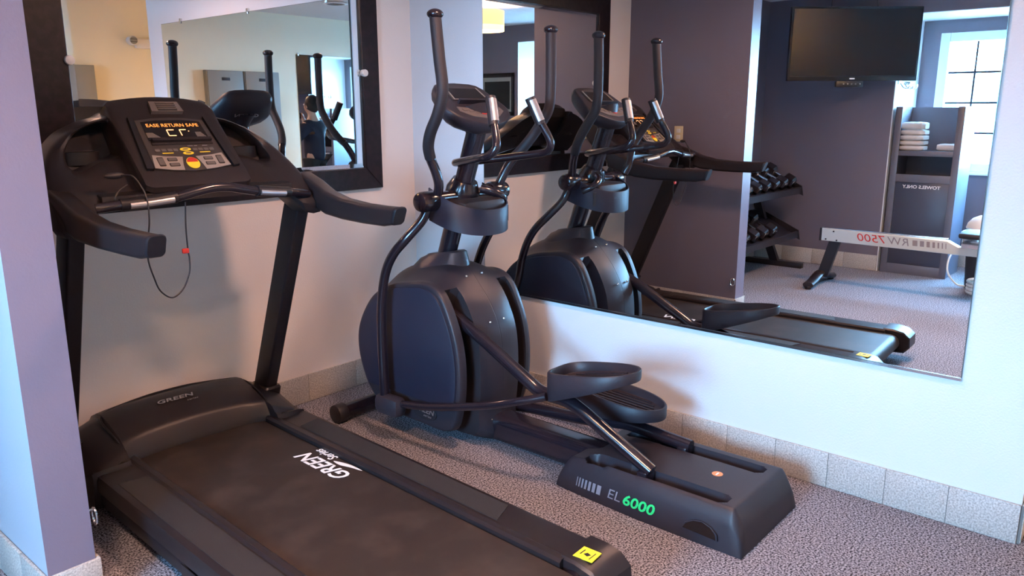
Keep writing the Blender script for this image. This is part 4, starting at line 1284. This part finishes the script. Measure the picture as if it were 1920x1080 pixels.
c_ = obj('power_cord', cl, 'plastic_white', None, (-4.5, -1.9, .3)); c_.location = (-4.5, -1.9, .3)
tag(c_, 'white cord hanging in a loop between the towel cabinet and the bin', 'cord')

# ivory wall plate on the grey partition
wp = thing('wall_plate', 'small ivory wall socket on the grey partition', 'wall socket', (-2.206, -.44, 1.30))
obj('cover', B().cbox(0.0005, .007, -.035, .035, -.055, .055, .002), 'ivory', wp)
obj('socket', B().cbox(.006, .009, -.016, .016, .008, .036, .002), 'plastic_white', wp)
obj('socket', B().cbox(.006, .009, -.016, .016, -.036, -.008, .002), 'plastic_white', wp)
# small chrome stop ring at the partition corner
ds = thing('wall_ring', 'small chrome ring low on the corner of the partition', 'ring', (-2.200, -.93, .27))
rg_ = []
for i in range(25):
    a = 2*PI*i/24
    rg_.append((.012, .016*math.cos(a), .026*math.sin(a)))
obj('ring', B().tube(rg_, .004, 8, cap=False), 'chrome', ds)
obj('screw', B().cyl((-.007, 0, .024), (.014, 0, .024), .004, 10), 'chrome', ds)

# ================================================================== THE PHOTOGRAPHER
PX, PY = -3.01, -3.63
hdg = math.radians(70)      # faces the framed mirror
pr_ = thing('person', 'person with dark hair in a bun and a navy shirt, holding up a phone', 'person', (PX, PY, 0), hdg)
pr_.scale = (.975, .975, .975)
def skin_mesh(name, nodes, edges, rad, m, sub=2, root=0, parent=pr_):
    me = bpy.data.meshes.new(name)
    me.from_pydata(nodes, edges, [])
    ob = bpy.data.objects.new(name, me); C.objects.link(ob)
    sk = ob.modifiers.new('skin', 'SKIN'); sk.use_smooth_shade = True
    for i, r in enumerate(rad):
        rr_ = r if isinstance(r, tuple) else (r, r)
        me.skin_vertices[0].data[i].radius = rr_
    me.skin_vertices[0].data[root].use_root = True
    ss = ob.modifiers.new('sub', 'SUBSURF'); ss.levels = sub; ss.render_levels = sub
    dg = bpy.context.evaluated_depsgraph_get()
    ev = bpy.data.meshes.new_from_object(ob.evaluated_get(dg))
    bpy.data.objects.remove(ob)
    ev.materials.clear(); ev.materials.append(M[m])
    o_ = bpy.data.objects.new(name, ev); C.objects.link(o_); o_.parent = parent
    return o_
# local: +x forward, +y left, z up
nodes = [(0, 0, .90), (0, 0, 1.05), (0, 0, 1.20), (0, 0, 1.33), (0, 0, 1.40), (.015, 0, 1.46), (.02, 0, 1.53), (.025, 0, 1.60),
         (0, .17, 1.335), (.10, .22, 1.12), (.22, .13, 1.36), (.235, .105, 1.41),
         (0, -.17, 1.335), (.10, -.22, 1.12), (.20, -.12, 1.36), (.235, -.105, 1.41),
         (0, .09, .85), (.01, .10, .48), (-.01, .10, .09), (0, -.09, .85), (.01, -.10, .48), (-.01, -.10, .09), (.12, .11, .035), (.12, -.11, .035)]
edges = [(0, 1), (1, 2), (2, 3), (3, 4), (4, 5), (5, 6), (6, 7), (3, 8), (8, 9), (9, 10), (10, 11), (3, 12), (12, 13), (13, 14), (14, 15), (0, 16), (16, 17), (17, 18), (18, 22), (0, 19), (19, 20), (20, 21), (21, 23)]
rad = [(.10, .08), (.10, .08), (.115, .085), (.11, .08), .055, .052, (.075, .085), (.07, .08), .055, .042, .03, .027, .055, .042, .03, .027, .060, .045, .035, .060, .045, .035, .032, .032]
body = skin_mesh('body', nodes, edges, rad, 'skin')
shirt = skin_mesh('shirt', [(0, 0, .80), (0, 0, 1.05), (0, 0, 1.20), (0, 0, 1.34), (0, 0, 1.395), (0, .17, 1.335), (.10, .22, 1.12), (.17, .17, 1.25), (0, -.17, 1.335), (.10, -.22, 1.12), (.16, -.16, 1.25)],
                  [(0, 1), (1, 2), (2, 3), (3, 4), (3, 5), (5, 6), (6, 7), (3, 8), (8, 9), (9, 10)],
                  [(.165, .125), (.15, .115), (.165, .12), (.15, .11), .075, .072, .058, .046, .072, .058, .046], 'shirt')
trou = skin_mesh('trousers', [(0, 0, .99), (0, .09, .86), (.01, .10, .48), (-.01, .10, .10), (0, -.09, .86), (.01, -.10, .48), (-.01, -.10, .10)],
                 [(0, 1), (1, 2), (2, 3), (0, 4), (4, 5), (5, 6)], [(.155, .12), .105, .075, .06, .105, .075, .06], 'trousers')
hr = B()
hr.ball((.0, 0, 1.585), .105, 20, 14, (.95, .86, 1.12))
ho_ = obj('hair', hr, 'hair', pr_)
obj('bun', B().ball((-.105, 0, 1.60), .048, 14, 10), 'hair', ho_)
# face on the front of the head
fc = B(); fc.ball((.042, 0, 1.560), .082, 18, 12, (.86, .84, 1.25))
face_o = obj('face', fc, 'skin', pr_)
obj('nose', B().ball((.115, 0, 1.548), .014, 10, 8, (1, .8, 1.3)), 'skin', face_o)
for s in (-1, 1):
    obj('eye', B().ball((.104, s*.030, 1.578), .0105, 10, 8), 'white', face_o)
    obj('ear', B().ball((.03, s*.075, 1.56), .022, 10, 8, (.8, .4, 1.3)), 'skin', face_o)
obj('mouth', B().ball((.106, 0, 1.508), .018, 10, 6, (.4, 1.1, .3)), 'red', face_o)
# hands: palm, four fingers and a thumb each, closed on the phone's edges
for s in (-1, 1):
    px_, py_, pz_ = .228, s*.098, 1.44
    nd = [(px_-.01, py_+s*.004, pz_-.04), (px_-.008, py_, pz_)]
    ed = [(0, 1)]; rd = [.018, .024]
    for k_, (dz, ln) in enumerate(((.030, .062), (.012, .070), (-.006, .066), (-.022, .054))):
        b0 = len(nd)
        nd += [(px_+.012, py_-s*.002, pz_+dz), (px_+.034, py_-s*.016, pz_+dz+.003), (px_+.036, py_-s*(.016+ln*.45), pz_+dz+.004)]
        ed += [(1, b0), (b0, b0+1), (b0+1, b0+2)]; rd += [.009, .0085, .007]
    b0 = len(nd)
    nd += [(px_-.014, py_-s*.014, pz_+.004), (px_-.012, py_-s*.040, pz_+.018)]
    ed += [(1, b0), (b0, b0+1)]; rd += [.010, .008]
    skin_mesh('hand', nd, ed, rd, 'skin', 1)
ph = thing('phone', 'dark phone held upright in both hands of the person', 'phone', (PX, PY, 1.404), hdg)
obj('case', B().cbox(.232, .242, -.078, .078, -.038, .038, .004), 'tvplastic', ph)
obj('screen', B().box(.2312, .2325, -.072, .072, -.034, .034), 'display', ph, smooth_=False)

# ================================================================== OUTSIDE THE WINDOW
struct('ground', B().box(-60, -5.62, -30, 25, -.30, -.25), 'asphalt', smooth_=False)
def building(x, y0, y1, z1, label):
    o = (x, (y0+y1)/2, -.25)
    t = thing('building', label, 'building', o)
    obj('wall', B().box(x-6, x, y0, y1, -.25, z1), 'bld', t, o, smooth_=False)
    obj('roof', B().cbox(x-6.3, x+.4, y0-.4, y1+.4, z1, z1+.35, .05), 'locker', t, o)
    n = int((y1-y0)/2.2)
    for i in range(n):
        yy = y0+1.1+i*2.2
        w_ = obj('window', B().cbox(x-.02, x+.05, yy-.5, yy+.5, .9, 2.1, .02), 'trimwhite', t, o)
        obj('pane', B().box(x+.05, x+.06, yy-.42, yy+.42, .98, 2.02), 'bldwin', w_, o, smooth_=False)
building(-40, -6, 12, 2.9, 'long pale single-storey building across the car park')
def car(x, y, m, label):
    t = thing('car', label, 'car', (x, y, -.25))
    prof = [(-2.1, .35), (-2.15, .75), (-1.5, .88), (-.9, 1.35), (.7, 1.38), (1.4, .95), (2.1, .80), (2.15, .35)]
    obj('body', B().prism(prof, 1, -.85, .85, .08), m, t)
    for xx in (-1.3, 1.3):
        for s in (-1, 1):
            obj('wheel', B().cyl((xx, s*.70, .32), (xx, s*.88, .32), .32, 20, .03), 'rubber', t)
    obj('side_window', B().prism([(-.95, .9), (-.75, 1.28), (.6, 1.30), (1.15, .95)], 1, -.86, .86), 'bldwin', t)
    return t
car(-16, .9, 'carred', 'red car parked nearest the window')
car(-22, 3.4, 'carblue', 'teal car parked behind the red one')
ca = thing('canopy', 'yellow canopy on posts in the car park', 'canopy', (-26, 4.6, -.25))
obj('roof', B().cbox(-1.4, 1.4, -1.0, 1.0, 2.4, 2.9, .05), 'caryel', ca)
for a in (-1.2, 1.2):
    for b_ in (-.85, .85):
        obj('post', B().cyl((a, b_, 0), (a, b_, 2.4), .06, 12), 'locker', ca)
